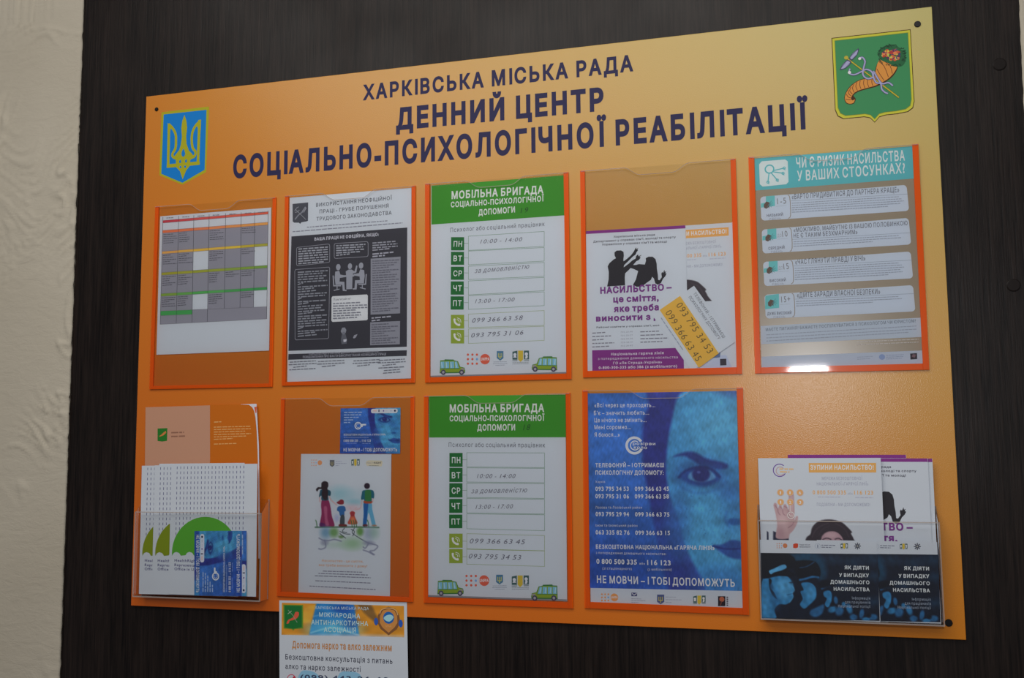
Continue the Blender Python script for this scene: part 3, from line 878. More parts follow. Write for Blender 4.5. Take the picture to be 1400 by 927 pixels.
fg.poly([(372, 655), (378, 618), (402, 618), (412, 655), (410, 682), (376, 686)], (96, 98, 110), 0); fg.poly([(388, 655), (410, 652), (408, 668), (390, 672)], (196, 198, 210), 2)
fg = it.part('quill', 3); fg.poly([(452, 642), (460, 626), (482, 618), (472, 640), (458, 648)], (150, 152, 164), 0)
it.done()

# ---- green-headed weekly schedules
GN = (62, 142, 42); DG = (36, 106, 52); LG = (140, 158, 58); PEN = (86, 84, 98)
def van(pt, ox, oy, sc, flip, z=3):
    f = -1 if flip else 1
    q = lambda P: [(ox + f * x * sc, oy + y * sc) for x, y in P]
    G1, G2, GL = (62, 118, 62), (134, 158, 46), (120, 178, 206)
    pt.poly(q([(4, 12), (44, 10), (48, 2), (130, 4), (134, 12), (170, 20), (190, 70), (230, 80), (236, 104), (234, 128), (0, 132), (4, 60)]), G1, z)
    pt.poly(q([(8, 18), (128, 16), (168, 26), (184, 72), (226, 84), (230, 100), (230, 118), (4, 122), (8, 66)]), G2, z + 1)
    for a, b, c_, d_ in ((10, 44, 10, 44), (52, 88, 52, 88), (96, 132, 96, 136), (140, 160, 144, 178)):
        pt.poly(q([(a, 24), (b, 23), (d_, 84), (c_, 86)]), GL, z + 2); pt.poly(q([(a + 4, 30), (a + 12, 30), (c_ + 20, 78), (c_ + 8, 80)]), (170, 206, 226), z + 3)
    pt.line(q([(4, 90), (188, 86)]), 5 * sc, G1, z + 3)
    pt.poly(q([(196, 84), (230, 86), (232, 100), (200, 100)]), (150, 142, 140), z + 3)
    for wx in (34, 204):
        pt.disc(ox + f * wx * sc, oy + 122 * sc, 24 * sc, (74, 70, 92), z + 4, r2=24 * sc); pt.disc(ox + f * wx * sc, oy + 122 * sc, 12 * sc, (160, 158, 170), z + 5)
def un_logo(pt, x, y, dx, dy, r, R, c=(206, 92, 72), z=2, txt=True):
    for i in range(3):
        for j in range(3): pt.disc(x + i * dx, y + j * dy, r, (110, 160, 210) if (i == 2 and j == 1) else c, z, n=10)
    pt.disc(x + 2 * dx + R * 1.55, y + dy, R, c, z, r2=R)
    if txt: pt.text('UNFPA', x + 2 * dx + R * .7, y + dy + R * .3, x + 2 * dx + R * 2.4, y + dy + R * .3 - 1, R * .62, (225, 215, 215), .03, z=z + 1)
def shield_logo(pt, x, y, w, h, z=2, c=(70, 120, 150), t=(176, 176, 90)):
    pt.poly([(x, y), (x + w, y), (x + w, y + h * .75), (x + w / 2, y + h), (x, y + h * .75)], c, z)
    for k in (.25, .5, .75): pt.line([(x + w * k, y + h * .22), (x + w * k, y + h * .62)], w * .1, t, z + 1)
    pt.line([(x + w * .22, y + h * .62), (x + w * .78, y + h * .62)], w * .1, t, z + 1); pt.line([(x + w * .5, y + h * .55), (x + w * .5, y + h * .85)], w * .12, t, z + 1)
def centre_logo(pt, x, y, w, h, z=2):
    pt.poly([(x, y + h * .1), (x + w * .3, y), (x + w * .3, y + h * .8), (x, y + h * .8)], (66, 92, 92), z)
    pt.poly([(x + w * .34, y), (x + w * .64, y), (x + w * .64, y + h * .78), (x + w * .49, y + h), (x + w * .34, y + h * .78)], (198, 172, 60), z)
    pt.poly([(x + w * .69, y), (x + w, y), (x + w, y + h * .78), (x + w * .69, y + h * .78)], (66, 92, 92), z)
    pt.disc(x + w * .15, y + h * .36, w * .1, WH, z + 1); pt.poly([(x + w * .04, y + h * .62), (x + w * .15, y + h * .3), (x + w * .26, y + h * .62)], WH, z + 1)
    pt.disc(x + w * .84, y + h * .3, w * .1, WH, z + 1); pt.poly([(x + w * .76, y + h * .72), (x + w * .82, y + h * .3), (x + w * .93, y + h * .5), (x + w * .9, y + h * .7)], WH, z + 1)
    pt.line([(x, y + h * .9), (x + w * .3, y + h * .89)], h * .05, (70, 90, 96), z); pt.line([(x + w * .7, y + h * .88), (x + w, y + h * .87)], h * .05, (70, 90, 96), z)

def schedule(label, quad, crop, m, hand, num, hx, boxes, phones, vans, logos, sub, heads):
    """m maps nothing: every coordinate is measured on this very sheet"""
    it = Item('weekly_schedule', label, 'schedule', quad, D, crop, group='green-headed weekly schedules', E=.53)
    it.sheet()
    hb = it.part('header_band', 1); hb.poly(hx, GN)
    ht = it.part('header_lettering', 3)
    for t, a in heads: ht.text(t, *a, (222, 226, 226), .034)
    ht.text(num[0], *num[1], (40, 70, 44), -.01, shear=.3, z=1)
    sl = it.part('subtitle', 1); sl.text('Психолог або соціальний працівник', *sub, (84, 86, 98), .002)
    (bx0, by0, bx1, by1), (gx0, gx1), ys, xs = boxes
    for k, d_ in enumerate(('ПН', 'ВТ', 'СР', 'ЧТ', 'ПТ')):
        p = it.part('day_label', 1, label='green label reading ' + d_)
        y0, y1, sl_ = ys[k]
        p.poly([(bx0 - xs * k, y0), (bx1 - xs * k, y0 - sl_), (bx1 - xs * k, y1 - sl_), (bx0 - xs * k, y1)], DG)
        p.text(d_, bx0 + 10 - xs * k, y1 - 15, bx1 - 9 - xs * k, y1 - 15 - sl_, (y1 - y0) * .44, (214, 222, 220), .022, z=1)
        q = it.part('time_box', 1)
        y0, y1, yr0, yr1 = ys[k + 5]
        q.line([(gx0, y0), (gx1, yr0), (gx1, yr1), (gx0, y1), (gx0, y0)], 1.5, (96, 136, 104))
        q.line([(bx1, (y0 + y1) / 2), (gx0, (y0 + y1) / 2)], 1.5, (96, 136, 104))
    for k, (y0, y1, s_, gy0, gy1, gr0, gr1) in enumerate(phones):
        p = it.part('phone_label', 1, label='light green label with a white handset')
        p.poly([(bx0 - 1, y0), (bx1, y0 - s_), (bx1, y1 - s_), (bx0 - 1, y1)], LG)
        cx, cy = (bx0 + bx1) / 2 - 2, (y0 + y1) / 2
        p.line([(cx - 12, cy - 11), (cx - 9, cy + 3), (cx + 3, cy + 13), (cx + 13, cy + 14)], 8, (222, 226, 222), 1, smooth=4)
        p.disc(cx - 11, cy - 9, 5, (222, 226, 222), 2); p.disc(cx + 9, cy + 13, 5, (222, 226, 222), 2)
        p.line([(cx - 1, cy - 9), (cx + 7, cy - 5), (cx + 9, cy + 4)], 2.5, (222, 226, 222), 1, smooth=3); p.line([(cx, cy - 16), (cx + 13, cy - 10), (cx + 16, cy + 4)], 2.5, (222, 226, 222), 1, smooth=3)
        q = it.part('time_box', 1)
        q.line([(gx0, gy0), (gx1, gr0), (gx1, gr1), (gx0, gy1), (gx0, gy0)], 1.5, (140, 156, 96)); q.line([(bx1, (gy0 + gy1) / 2), (gx0, (gy0 + gy1) / 2)], 1.5, (140, 156, 96))
    for t, a in hand:
        hw = it.part('handwritten_line', 3, label='grey pen handwriting ' + t); hw.text(t, *a, PEN, -.006, shear=.35)
    lg = it.part('partner_logos', 1)
    ux, uy, dx, dy, r, R = logos[0]; un_logo(lg, ux, uy, dx, dy, r, R)
    x, y, w_, h_ = logos[1]; shield_logo(lg, x, y, w_, h_, t=(196, 190, 90), c=(72, 118, 150))
    for k in range(3): lg.greek(x - 14 + (0, -2, 8)[k], y + h_ + 6 + 7 * k, x + w_ + 14 - (0, -2, 8)[k], y + h_ + 5 + 7 * k, 1.8, (130, 134, 150))
    x, y, w_, h_ = logos[2]; centre_logo(lg, x, y, w_, h_)
    for k in range(2): lg.greek(x, y + h_ + 3 + 6 * k, x + w_, y + h_ + 1 + 6 * k, 1.8, (120, 124, 136))
    for v_ in vans[:2]:
        vp = it.part('van_picture', 1, label='small painted green van'); van(vp, *v_)
    rd = it.part('road_line', 1); rd.poly(vans[2], (128, 134, 140))
    it.done()
    return it

schedule('green-headed weekly schedule in the upper middle pocket, marked 10:00-14:00 in its first row',
    [(46, 74), (606, 30), (614, 862), (41, 878)], (575, 230, 3.088), None,
    [('10:00 - 14:00', (252, 318, 426, 308, 17)), ('за домовленістю', (228, 443, 456, 424, 20)), ('13:00 - 17:00', (230, 570, 394, 562, 17)),
     ('099 366 63 58', (216, 652, 428, 640, 19)), ('093 795 31 06', (212, 715, 432, 702, 19))],
    ('19', (422, 190, 452, 186, 22)), [(46, 74), (606, 30), (608, 199), (46, 238)],
    ((129, 0, 184, 0), (202, 522), [(291, 347, -0), (353, 408, 0), (416, 471, 0), (478, 534, 0), (541, 597, 0),
        (287, 347, 267, 330), (350, 408, 335, 392), (414, 470, 398, 456), (476, 535, 461, 517), (539, 596, 522, 580)], .5),
    [(619, 677, 0, 616, 673, 601, 663), (682, 740, 0, 679, 740, 667, 727)],
    [(81, 806, .455, False), (577, 793, .455, True), [(44, 876), (614, 860), (614, 866), (44, 882)]],
    [(200, 787, 19, 19, 5, 22), (322, 772, 28, 40), (388, 770, 70, 48)], (126, 270, 524, 244, 18),
    [('МОБІЛЬНА БРИГАДА', (131, 131, 519, 107, 34)), ('СОЦІАЛЬНО-ПСИХОЛОГІЧНОЇ', (128, 166, 521, 140, 24)), ('ДОПОМОГИ', (245, 200, 399, 187, 26))])

schedule('green-headed weekly schedule in the lower middle pocket, marked 10:00-14:00 in its second row',
    [(50, 35), (608, 28), (613, 872), (45, 852)], (570, 530, 2.991), None,
    [('10:00 - 14:00', (245, 370, 400, 370, 18)), ('за домовленістю', (222, 432, 448, 428, 20)), ('13:00 - 17:00', (240, 496, 390, 494, 18)),
     ('099 366 63 45', (214, 636, 438, 640, 20)), ('093 795 34 53', (210, 698, 422, 704, 20))],
    ('18', (434, 174, 460, 173, 24)), [(50, 35), (608, 28), (609, 203), (50, 204)],
    ((133, 0, 187, 0), (204, 522), [(267, 324, 0), (328, 386, 0), (391, 449, 0), (455, 512, 0), (519, 575, 0),
        (266, 324, 267, 327), (328, 386, 330, 389), (391, 449, 393, 453), (453, 512, 457, 517), (516, 577, 520, 585)], .3),
    [(597, 655, 0, 597, 659, 605, 667), (660, 718, 0, 661, 722, 668, 731)],
    [(84, 785, .455, False), (576, 804, .46, True), [(44, 848), (613, 866), (613, 873), (44, 855)]],
    [(203, 770, 19, 19, 5, 22), (324, 765, 28, 40), (388, 768, 70, 48)], (130, 242, 524, 244, 18),
    [('МОБІЛЬНА БРИГАДА', (134, 102, 521, 100, 34)), ('СОЦІАЛЬНО-ПСИХОЛОГІЧНОЇ', (134, 138, 522, 136, 24)), ('ДОПОМОГИ', (247, 176, 402, 175, 26))])

# ---- woman leaflet (behind) and purple leaflet; artwork measured once, reused for the copies in the rack
PU = (126, 50, 128); PT = (118, 56, 130)
def purple_art(it, back=False):
    it.crop(800, 305, 6.667)
    b = it.part('purple_band', 1); b.poly([(10, 78), (920, 15), (922, 43), (10, 105)], PU)
    t = it.part('dark_lettering', 1)
    t.text('Харківська міська рада', 262, 137, 640, 113, 19, TX, .026)
    t.text("Департамент у справах сім'ї, молоді та спорту", 76, 184, 832, 133, 19, TX, .026)
    t.text("Управління у справах сім'ї та молоді", 155, 210, 750, 176, 19, TX, .026)
    s_ = it.part('silhouettes', 1, label='black silhouettes of a man raising his hand at a woman')
    K = (44, 42, 48)
    s_.poly([(200, 584), (214, 520), (216, 450), (206, 400), (222, 370), (262, 335), (282, 325), (270, 300), (268, 272), (290, 254), (330, 252), (352, 266), (355, 300), (350, 335), (352, 352), (384, 328), (420, 296), (444, 264), (458, 236), (468, 222), (470, 242), (486, 226), (480, 246), (484, 252), (470, 268), (462, 290), (438, 306), (400, 345), (358, 385), (352, 408), (400, 372), (430, 344), (462, 326), (466, 304), (484, 286), (488, 304), (520, 290), (498, 310), (508, 318), (490, 340), (468, 350), (440, 384), (400, 430), (366, 462), (362, 500), (364, 572)], K, 0)
    s_.poly([(410, 412), (430, 386), (466, 384), (492, 376), (546, 380), (556, 345), (554, 322), (580, 308), (618, 308), (644, 330), (654, 370), (656, 420), (664, 470), (666, 520), (680, 522), (700, 494), (696, 462), (704, 446), (712, 456), (724, 426), (728, 446), (742, 440), (732, 458), (744, 460), (732, 486), (710, 510), (692, 548), (664, 564), (640, 552), (628, 508), (612, 492), (600, 520), (560, 548), (520, 580), (470, 585), (436, 566), (462, 520), (484, 440), (440, 420)], K, 1)
    h_ = it.part('purple_lettering', 3)
    it.crop(800, 390, 6.512)
    h_.text('НАСИЛЬСТВО –', 135, 84, 771, 46, 62, PT, .05)
    h_.text('це сміття,', 250, 160, 655, 142, 60, PT, .05)
    h_.text('яке треба', 252, 246, 655, 226, 60, PT, .05)
    h_.text('виносити з дому!', 96, 330, 870, 300, 57, PT, .05)
    t.text("Районні комітети у справах сім'ї, молоді та спорту", 100, 388, 860, 358, 15, TX, .026)
    g_ = it.part('small_lettering', 1, kind='stuff')
    for k in range(5):
        g_.greek(62, 432 + k * 30.5, (184, 228, 172, 256, 210)[k], 424 + k * 30.5, 9, (124, 124, 138)); 
        g_.text(('725-20-40', '725-20-37', '725-20-36', '725-20-41', '725-20-42')[k], 314, 428 + k * 30.5, 420, 422 + k * 30.5, 13, (132, 132, 146))
        if k < 4: g_.greek(488, 418 + k * 30.5, (655, 688, 726, 684)[k], 410 + k * 30.5, 9, (124, 124, 138))
    x_ = it.part('purple_box', 1)
    x_.poly([(60, 583), (870, 556), (873, 755), (62, 776)], PU)
    W2 = (214, 206, 222)
    x_.text('Національна гаряча лінія', 228, 628, 694, 614, 24, W2, .02, z=1)
    x_.text('з попередження домашнього насильства', 112, 668, 818, 650, 22, W2, 0, z=1)
    x_.text('ГО «Ла Страда-Україна»', 246, 706, 678, 694, 22, W2, .02, z=1)
    x_.text('0-800-300-335 або 386 (з мобільного)', 118, 748, 812, 730, 24, W2, .026, z=1)
PSRC = [(801.5, 316.9), (938.4, 307.3), (940.4, 505.8), (803.0, 509.3)]
OW = (232, 160, 88)
def woman_art(it):
    """artwork measured on the front copy in the right-hand rack"""
    it.crop(1030, 615, 6.179)
    l = it.part('ring_logo', 1, label='purple and orange ring logo')
    l.disc(234, 174, 56, (104, 64, 150), 0, n=24, inner=49, a0=48, a1=330); l.disc(240, 180, 38, (186, 150, 150), 0, n=24, inner=32, a0=40, a1=320)
    l.greek(232, 162, 366, 164, 12, (226, 178, 130), 1); l.greek(236, 186, 318, 188, 12, (226, 178, 130), 1)
    o = it.part('orange_strap', 1); o.poly([(482, 112), (1046, 110), (1046, 190), (482, 192)], OW)
    o.text('ЗУПИНИ НАСИЛЬСТВО!', 496, 170, 1026, 168, 42, (236, 232, 232), .034, z=1)
    t = it.part('grey_lettering', 1)
    LT = (148, 150, 168)
    t.text('МЕРЕЖА БЕЗКОШТОВНОЇ', 592, 254, 930, 252, 26, LT); t.text('НАЦІОНАЛЬНОЇ «ГАРЯЧОЇ ЛІНІЇ»', 548, 300, 978, 298, 26, LT)
    t.text('0 800 500 335', 512, 376, 792, 376, 36, (232, 162, 100), .022); t.text('або', 806, 376, 846, 376, 18, LT); t.text('116 123', 860, 376, 1018, 376, 36, (232, 162, 100), .022)
    t.greek(556, 398, 742, 398, 8, (176, 178, 194)); t.greek(868, 400, 1016, 400, 8, (176, 178, 194))
    t.text('ПОДЗВОНИ – МИ ДОПОМОЖЕМО!', 546, 474, 990, 472, 26, LT)
    bg = paper_tone(it.E)
    def photo(X, Y):
        p = Paint(X, Y, bg)
        SK, SK2, SK3, HR, SL_ = (178, 146, 150), (136, 96, 108), (206, 180, 182), (46, 36, 46), (34, 38, 62)
        p.poly([(170, 690), (196, 700), (300, 706), (304, 800), (168, 800)], SL_, 6, 1, 0); p.poly([(116, 690), (130, 700), (131, 800), (114, 800)], SL_, 5, 1, 0)
        p.poly([(196, 700), (206, 640), (198, 570), (186, 510), (176, 470), (190, 450), (206, 462), (214, 500), (226, 470), (244, 470), (256, 510), (262, 470), (282, 462), (300, 500), (306, 520), (306, 420), (312, 378), (330, 348), (348, 364), (354, 430), (356, 540), (352, 598), (366, 566), (384, 564), (376, 620), (344, 680), (310, 716), (296, 752), (200, 752)], SK, 6)
        p.ell(250, 620, 40, 80, SK3, 1.2, .55); p.ell(238, 700, 30, 50, SK2, 1.3, .35); p.ell(330, 470, 12, 90, SK3, 1.1, .4)
        for q in ([(212, 496), (216, 530), (232, 552)], [(254, 505), (258, 540), (276, 556)], [(303, 510), (302, 556), (318, 580)], [(352, 596), (336, 634), (300, 660)], [(190, 470), (204, 492)], [(232, 482), (246, 496)], [(270, 478), (292, 492)]): p.stroke(q, 6, SK2, 6, .8)
        p.poly([(436, 800), (452, 742), (486, 712), (500, 660), (532, 620), (580, 594), (640, 586), (700, 592), (756, 612), (800, 650), (836, 690), (828, 704), (850, 750), (880, 860), (420, 860)], HR, 8)
        p.stroke([(500, 740), (530, 680), (580, 640), (640, 620)], 7, (78, 62, 74), 8, .6); p.stroke([(700, 620), (770, 660), (810, 730)], 7, (74, 58, 70), 8, .6); p.stroke([(560, 720), (590, 670), (650, 640)], 5, (72, 56, 68), 7, .5)
        p.poly([(574, 860), (578, 750), (596, 716), (626, 694), (660, 686), (700, 690), (738, 716), (762, 760), (770, 860)], (170, 136, 146), 8)
        p.ell(660, 720, 50, 22, (196, 166, 172), 1.0, .6); p.stroke([(590, 756), (624, 744), (660, 754)], 8, HR, 5); p.stroke([(694, 752), (722, 744), (750, 758)], 8, HR, 5)
        return p.C
    it.picture('hand_and_head_picture', 0, 0, 0, 0, photo, step=.9, quad=[(100, 345), (900, 345), (900, 800), (100, 800)], label='photo of a raised hand and a dark-haired head')
    p = it.part('number_buttons', 2)
    for cx, cy in ((238, 362), (320, 362), (404, 362), (238, 443), (320, 443), (404, 443)): p.disc(cx, cy, 29, (206, 176, 160), 2, r2=29); p.disc(cx, cy, 24, (222, 160, 104), 3, r2=24)
    for ch, cx, cy in (('1', 238, 362), ('1', 320, 362), ('6', 404, 362), ('1', 238, 443), ('2', 320, 443), ('3', 404, 443)): p.text(ch, cx - (5 if ch == '1' else 9), cy + 14, cx + (5 if ch == '1' else 9), cy + 14, 26, (238, 226, 220), .02, z=4)
    p.disc(324, 554, 30, (232, 214, 210), 2, n=20, inner=25); p.line([(318, 470), (318, 520)], 5, (226, 206, 206), 3); p.line([(310, 546), (318, 562), (338, 562)], 5, (232, 210, 206), 3)
WQ = [(1038.1, 626.6), (1205.5, 626.0), (1212, 850), (1042, 848)]   # the front copy, whole sheet, as its depth in the rack shows it
wl = Item('hotline_leaflet', 'pale leaflet with orange strap half hidden behind the purple leaflet in the upper pocket', 'leaflet',
          [(851, 314.1), (1002.3, 304.0), (1008, 504), (855, 508.5)], D - .0004, src=WQ, group='pale hotline leaflets', E=.52)
wl.sheet(); woman_art(wl)
wl.crop(0, 0, 1)
bb = wl.part('lower_strip', 6); wl.crop(1020, 600, 3.197)
bb.poly([(120, 730), (560, 730), (590, 799), (120, 799)], (180, 190, 214)); bb.poly([(455, 745), (530, 740), (534, 700), (500, 690), (440, 700)], (92, 112, 150), 1)
bb.poly([(530, 748), (560, 748), (561, 780), (531, 780)], (60, 56, 66), 2)
wl.done()
pl = Item('violence_leaflet', 'white leaflet with purple band and silhouettes standing in the half-empty upper pocket', 'leaflet',
          PSRC, D + .0004, src=PSRC, group='purple-banded leaflets', E=.53)
pl.sheet(); purple_art(pl); pl.done()
yc = Item('phone_card', 'tilted yellow and white card with two phone numbers on the purple leaflet', 'card',
          [(975, 0), (1320, 505), (950, 775), (600, 262)], D + .0012, (800, 390, 6.512), E=.53)
yc.sheet()
y_ = yc.part('yellow_field', 1); y_.poly([(845, 95), (1190, 607), (1012, 735), (663, 220)], (214, 172, 74))
y_.text('093 795 34 53', 808, 180, 1095, 612, 62, (84, 74, 56), -.008, z=1); y_.text('099 366 63 45', 712, 247, 990, 680, 62, (84, 74, 56), -.008, z=1)
y_.text('ТЕЛЕФОНУЙ – І ОТРИМАЄШ', 962, 75, 1226, 472, 26, (80, 84, 96), 0, z=1); y_.text('ПСИХОЛОГІЧНУ ДОПОМОГУ', 920, 108, 1185, 484, 26, (80, 84, 96), 0, z=1)
y_.greek(676, 290, 870, 575, 9, (150, 160, 180), 1)
yc.done()

# ---- risk poster
rp = Item('risk_poster', 'brown and turquoise risk poster with four rounded panels, in the shining rightmost upper pocket', 'poster',
          [(47, 75), (652, 28), (694, 862), (74, 878)], D, (1015, 190, 2.808), E=.52)
GLOSSY = principled('glossy_poster_paper', (0.36, 0.285, 0.19), 0.27, 0.7)
rp.sheet(GLOSSY)
TQ = (92, 176, 182); BR = (128, 108, 84)
hb = rp.part('header_band', 1); hb.poly([(47, 75), (652, 28), (659, 152), (50, 198)], TQ)
hb.text('ЧИ Є РИЗИК НАСИЛЬСТВА', 207, 112, 624, 83, 40, (216, 226, 230), .022, z=1); hb.text('У ВАШИХ СТОСУНКАХ?', 211, 162, 625, 131, 40, (216, 226, 230), .022, z=1)
ki = rp.part('key_icon', 3, label='white tile with a turquoise ring of keys')
ki.poly([(64, 98), (74, 86), (164, 79), (174, 86), (177, 165), (168, 174), (78, 183), (67, 174)], (208, 220, 228))
ki.disc(104, 116, 18, TQ, 1, n=20, inner=13)
for a, b in (((118, 122), (160, 112)), ((116, 126), (156, 132)), ((110, 130), (134, 158)), ((102, 133), (98, 166))):
    ki.line([a, b], 4, TQ, 1); ki.disc(*b, 6, TQ, 1, n=10, inner=3)
    ki.line([b, (b[0] + 4, b[1] + 8)], 3, TQ, 1)
PN = (190, 200, 214); DT = (96, 98, 110)
pan = [((68, 222), (630, 176), (640, 276), (73, 314), '1-5', 'НИЗЬКИЙ', ['«ВАРТО ПРИДИВИТИСЯ ДО ПАРТНЕРА КРАЩЕ»'], [(190, 232, 602, 204)], 5),
       ((74, 348), (638, 303), (648, 405), (78, 440), '10', 'СЕРЕДНІЙ', ['«МОЖЛИВО, МАЙБУТНЄ ІЗ ВАШОЮ ПОЛОВИНКОЮ', 'НЕ Є ТАКИМ БЕЗХМАРНИМ»'], [(197, 358, 634, 331), (197, 380, 442, 365)], 3),
       ((79, 472), (646, 432), (655, 535), (84, 565), '15', 'ВИСОКИЙ', ['«ЧАС ГЛЯНУТИ ПРАВДІ У ВІЧІ»'], [(203, 482, 472, 467)], 6),
       ((84, 598), (655, 561), (664, 662), (90, 690), '15+', 'ДУЖЕ ВИСОКИЙ', ['«ДІЙТЕ ЗАРАДИ ВЛАСНОЇ БЕЗПЕКИ»'], [(210, 609, 529, 595)], 3)]
for tl, trr, brr, bll, n_, lv, heads, hp, nl in pan:
    p = rp.part('level_panel', 1)
    Q = [tl, trr, brr, bll]; out = []
    for k in range(4):
        a, b, c_ = np.array(Q[k - 1], float), np.array(Q[k], float), np.array(Q[(k + 1) % 4], float)
        u = (a - b) / np.linalg.norm(a - b); v = (c_ - b) / np.linalg.norm(c_ - b)
        for t in (0, .3, .6, 1): out.append(tuple(b + u * 12 * (1 - t) ** 1.6 + v * 12 * t ** 1.6))
    p.poly(out, PN)
    x0, y0 = tl; sl = (trr[1] - tl[1]) / (trr[0] - tl[0])
    Y = lambda x, dy: y0 + dy + (x - x0) * sl
    p.poly([(x0 + 22, Y(x0 + 22, 0)), (x0 + 56, Y(x0 + 56, 0)), (x0 + 57, Y(x0 + 57, 40)), (x0 + 3, Y(x0 + 3, 42)), (x0 + 3, Y(x0 + 3, 26)), (x0 + 22, Y(x0 + 22, 24))] if n_ != '15+' else [(x0 + 4, Y(x0, 4)), (x0 + 56, Y(x0 + 56, 0)), (x0 + 57, Y(x0 + 57, 54)), (x0 + 3, Y(x0, 56))], (108, 186, 188), 1)
    p.poly([(x0 + 14, Y(x0, 30)), (x0 + 24, Y(x0, 18)), (x0 + 36, Y(x0, 22)), (x0 + 36, Y(x0, 38)), (x0 + 24, Y(x0, 46)), (x0 + 15, Y(x0, 42))], (100, 82, 74), 2)
    for k in range(6): p.line([(x0 + 34, Y(x0, 28)), (x0 + 34 + 16 * math.cos(k * .6 - .9), Y(x0, 28) + 16 * math.sin(k * .6 - .9))], 1.6, (84, 130, 136), 2)
    p.text(n_, x0 + (66 if n_ == '1-5' or n_ == '15+' else 80), Y(x0 + 66, 34), x0 + 100, Y(x0 + 100, 34), 24, (120, 116, 120), 0, z=2)
    if n_ in ('10', '15'): p.text('ДО', x0 + 60, Y(x0 + 60, 34), x0 + 76, Y(x0 + 76, 34), 12, (140, 136, 140), -.01, z=2)
    p.line([(x0 + 60, Y(x0 + 60, 42)), (x0 + 100, Y(x0 + 100, 42))], .9, (160, 166, 176), 2)
    p.text(lv, x0 + (12 if n_ == '15+' else 26), Y(x0 + 26, 80), x0 + (104 if n_ == '15+' else 88), Y(x0 + 88, 80), 11, (104, 108, 122), .02, z=2)
    p.text('РІВЕНЬ', x0 + 36, Y(x0 + 36, 93), x0 + 80, Y(x0 + 80, 93), 8, (130, 134, 148), -.01, z=2)
    p.line([(x0 + 106, Y(x0 + 106, 2)), (x0 + 114, Y(x0 + 114, 14)), (x0 + 117, Y(x0 + 117, 80)), (x0 + 108, Y(x0 + 108, 92))], 2.2, (140, 124, 104), 2, smooth=3)
    for hh_, a in zip(heads, hp): p.text(hh_, *a, 17 if len(heads) > 1 else 20, DT, .006, z=2)
    a = hp[-1]; yb = a[1] + 6
    xr = trr[0] + 6; p.line([(x0 + 118, yb), (xr, yb + (xr - x0 - 118) * (sl * .72))], 1, (130, 140, 152), 2)
    for k in range(nl): 
        yy = yb + 9 + k * 8.6; xe = (600, 612, 620, 606, 615, 420)[k] if k < nl - 1 else 560 - 60 * (nl == 3)
        p.greek(x0 + 122, yy, xe, yy + (xe - x0 - 122) * sl * .75, 2.6, (146, 152, 166), 2)
ft = rp.part('footer', 1)
ft.poly([(70, 718), (688, 686), (692, 760), (72, 788)], (180, 190, 204))
ft.text('МАЄТЕ ПИТАННЯ? БАЖАЄТЕ ПОСПІЛКУВАТИСЯ З ПСИХОЛОГОМ ЧИ ЮРИСТОМ?', 90, 738, 666, 704, 12, (110, 118, 134), .01, z=1)
for k in range(3): ft.greek(92, 752 + 12 * k, 668 - 30 * (k == 2), 718 + 12 * k, 3, (150, 158, 172), 1)
for k in range(2): ft.greek(440, 779 + 11 * k, 676, 769 + 11 * k, 3, (196, 190, 184), 1)
ft.poly([(74, 836), (692, 812), (694, 862), (74, 878)], (178, 188, 204))
ft.disc(536, 837, 11, (134, 152, 190), 1); ft.greek(552, 831, 620, 828, 2.4, (140, 150, 176), 1); ft.greek(552, 838, 618, 835, 2.4, (140, 150, 176), 1); ft.greek(552, 845, 612, 842, 2.4, (140, 150, 176), 1)
ft.greek(440, 838, 500, 835, 2.4, (150, 160, 178), 1); ft.greek(440, 846, 490, 843, 2.4, (150, 160, 178), 1)
ft.poly([(644, 824), (670, 822), (671, 845), (645, 847)], (52, 44, 56), 1); ft.poly([(654, 826), (666, 828), (662, 840), (650, 836)], (122, 96, 104), 2)
rp.done()
# ================================================================== lower row of prints
WT = (206, 212, 226)
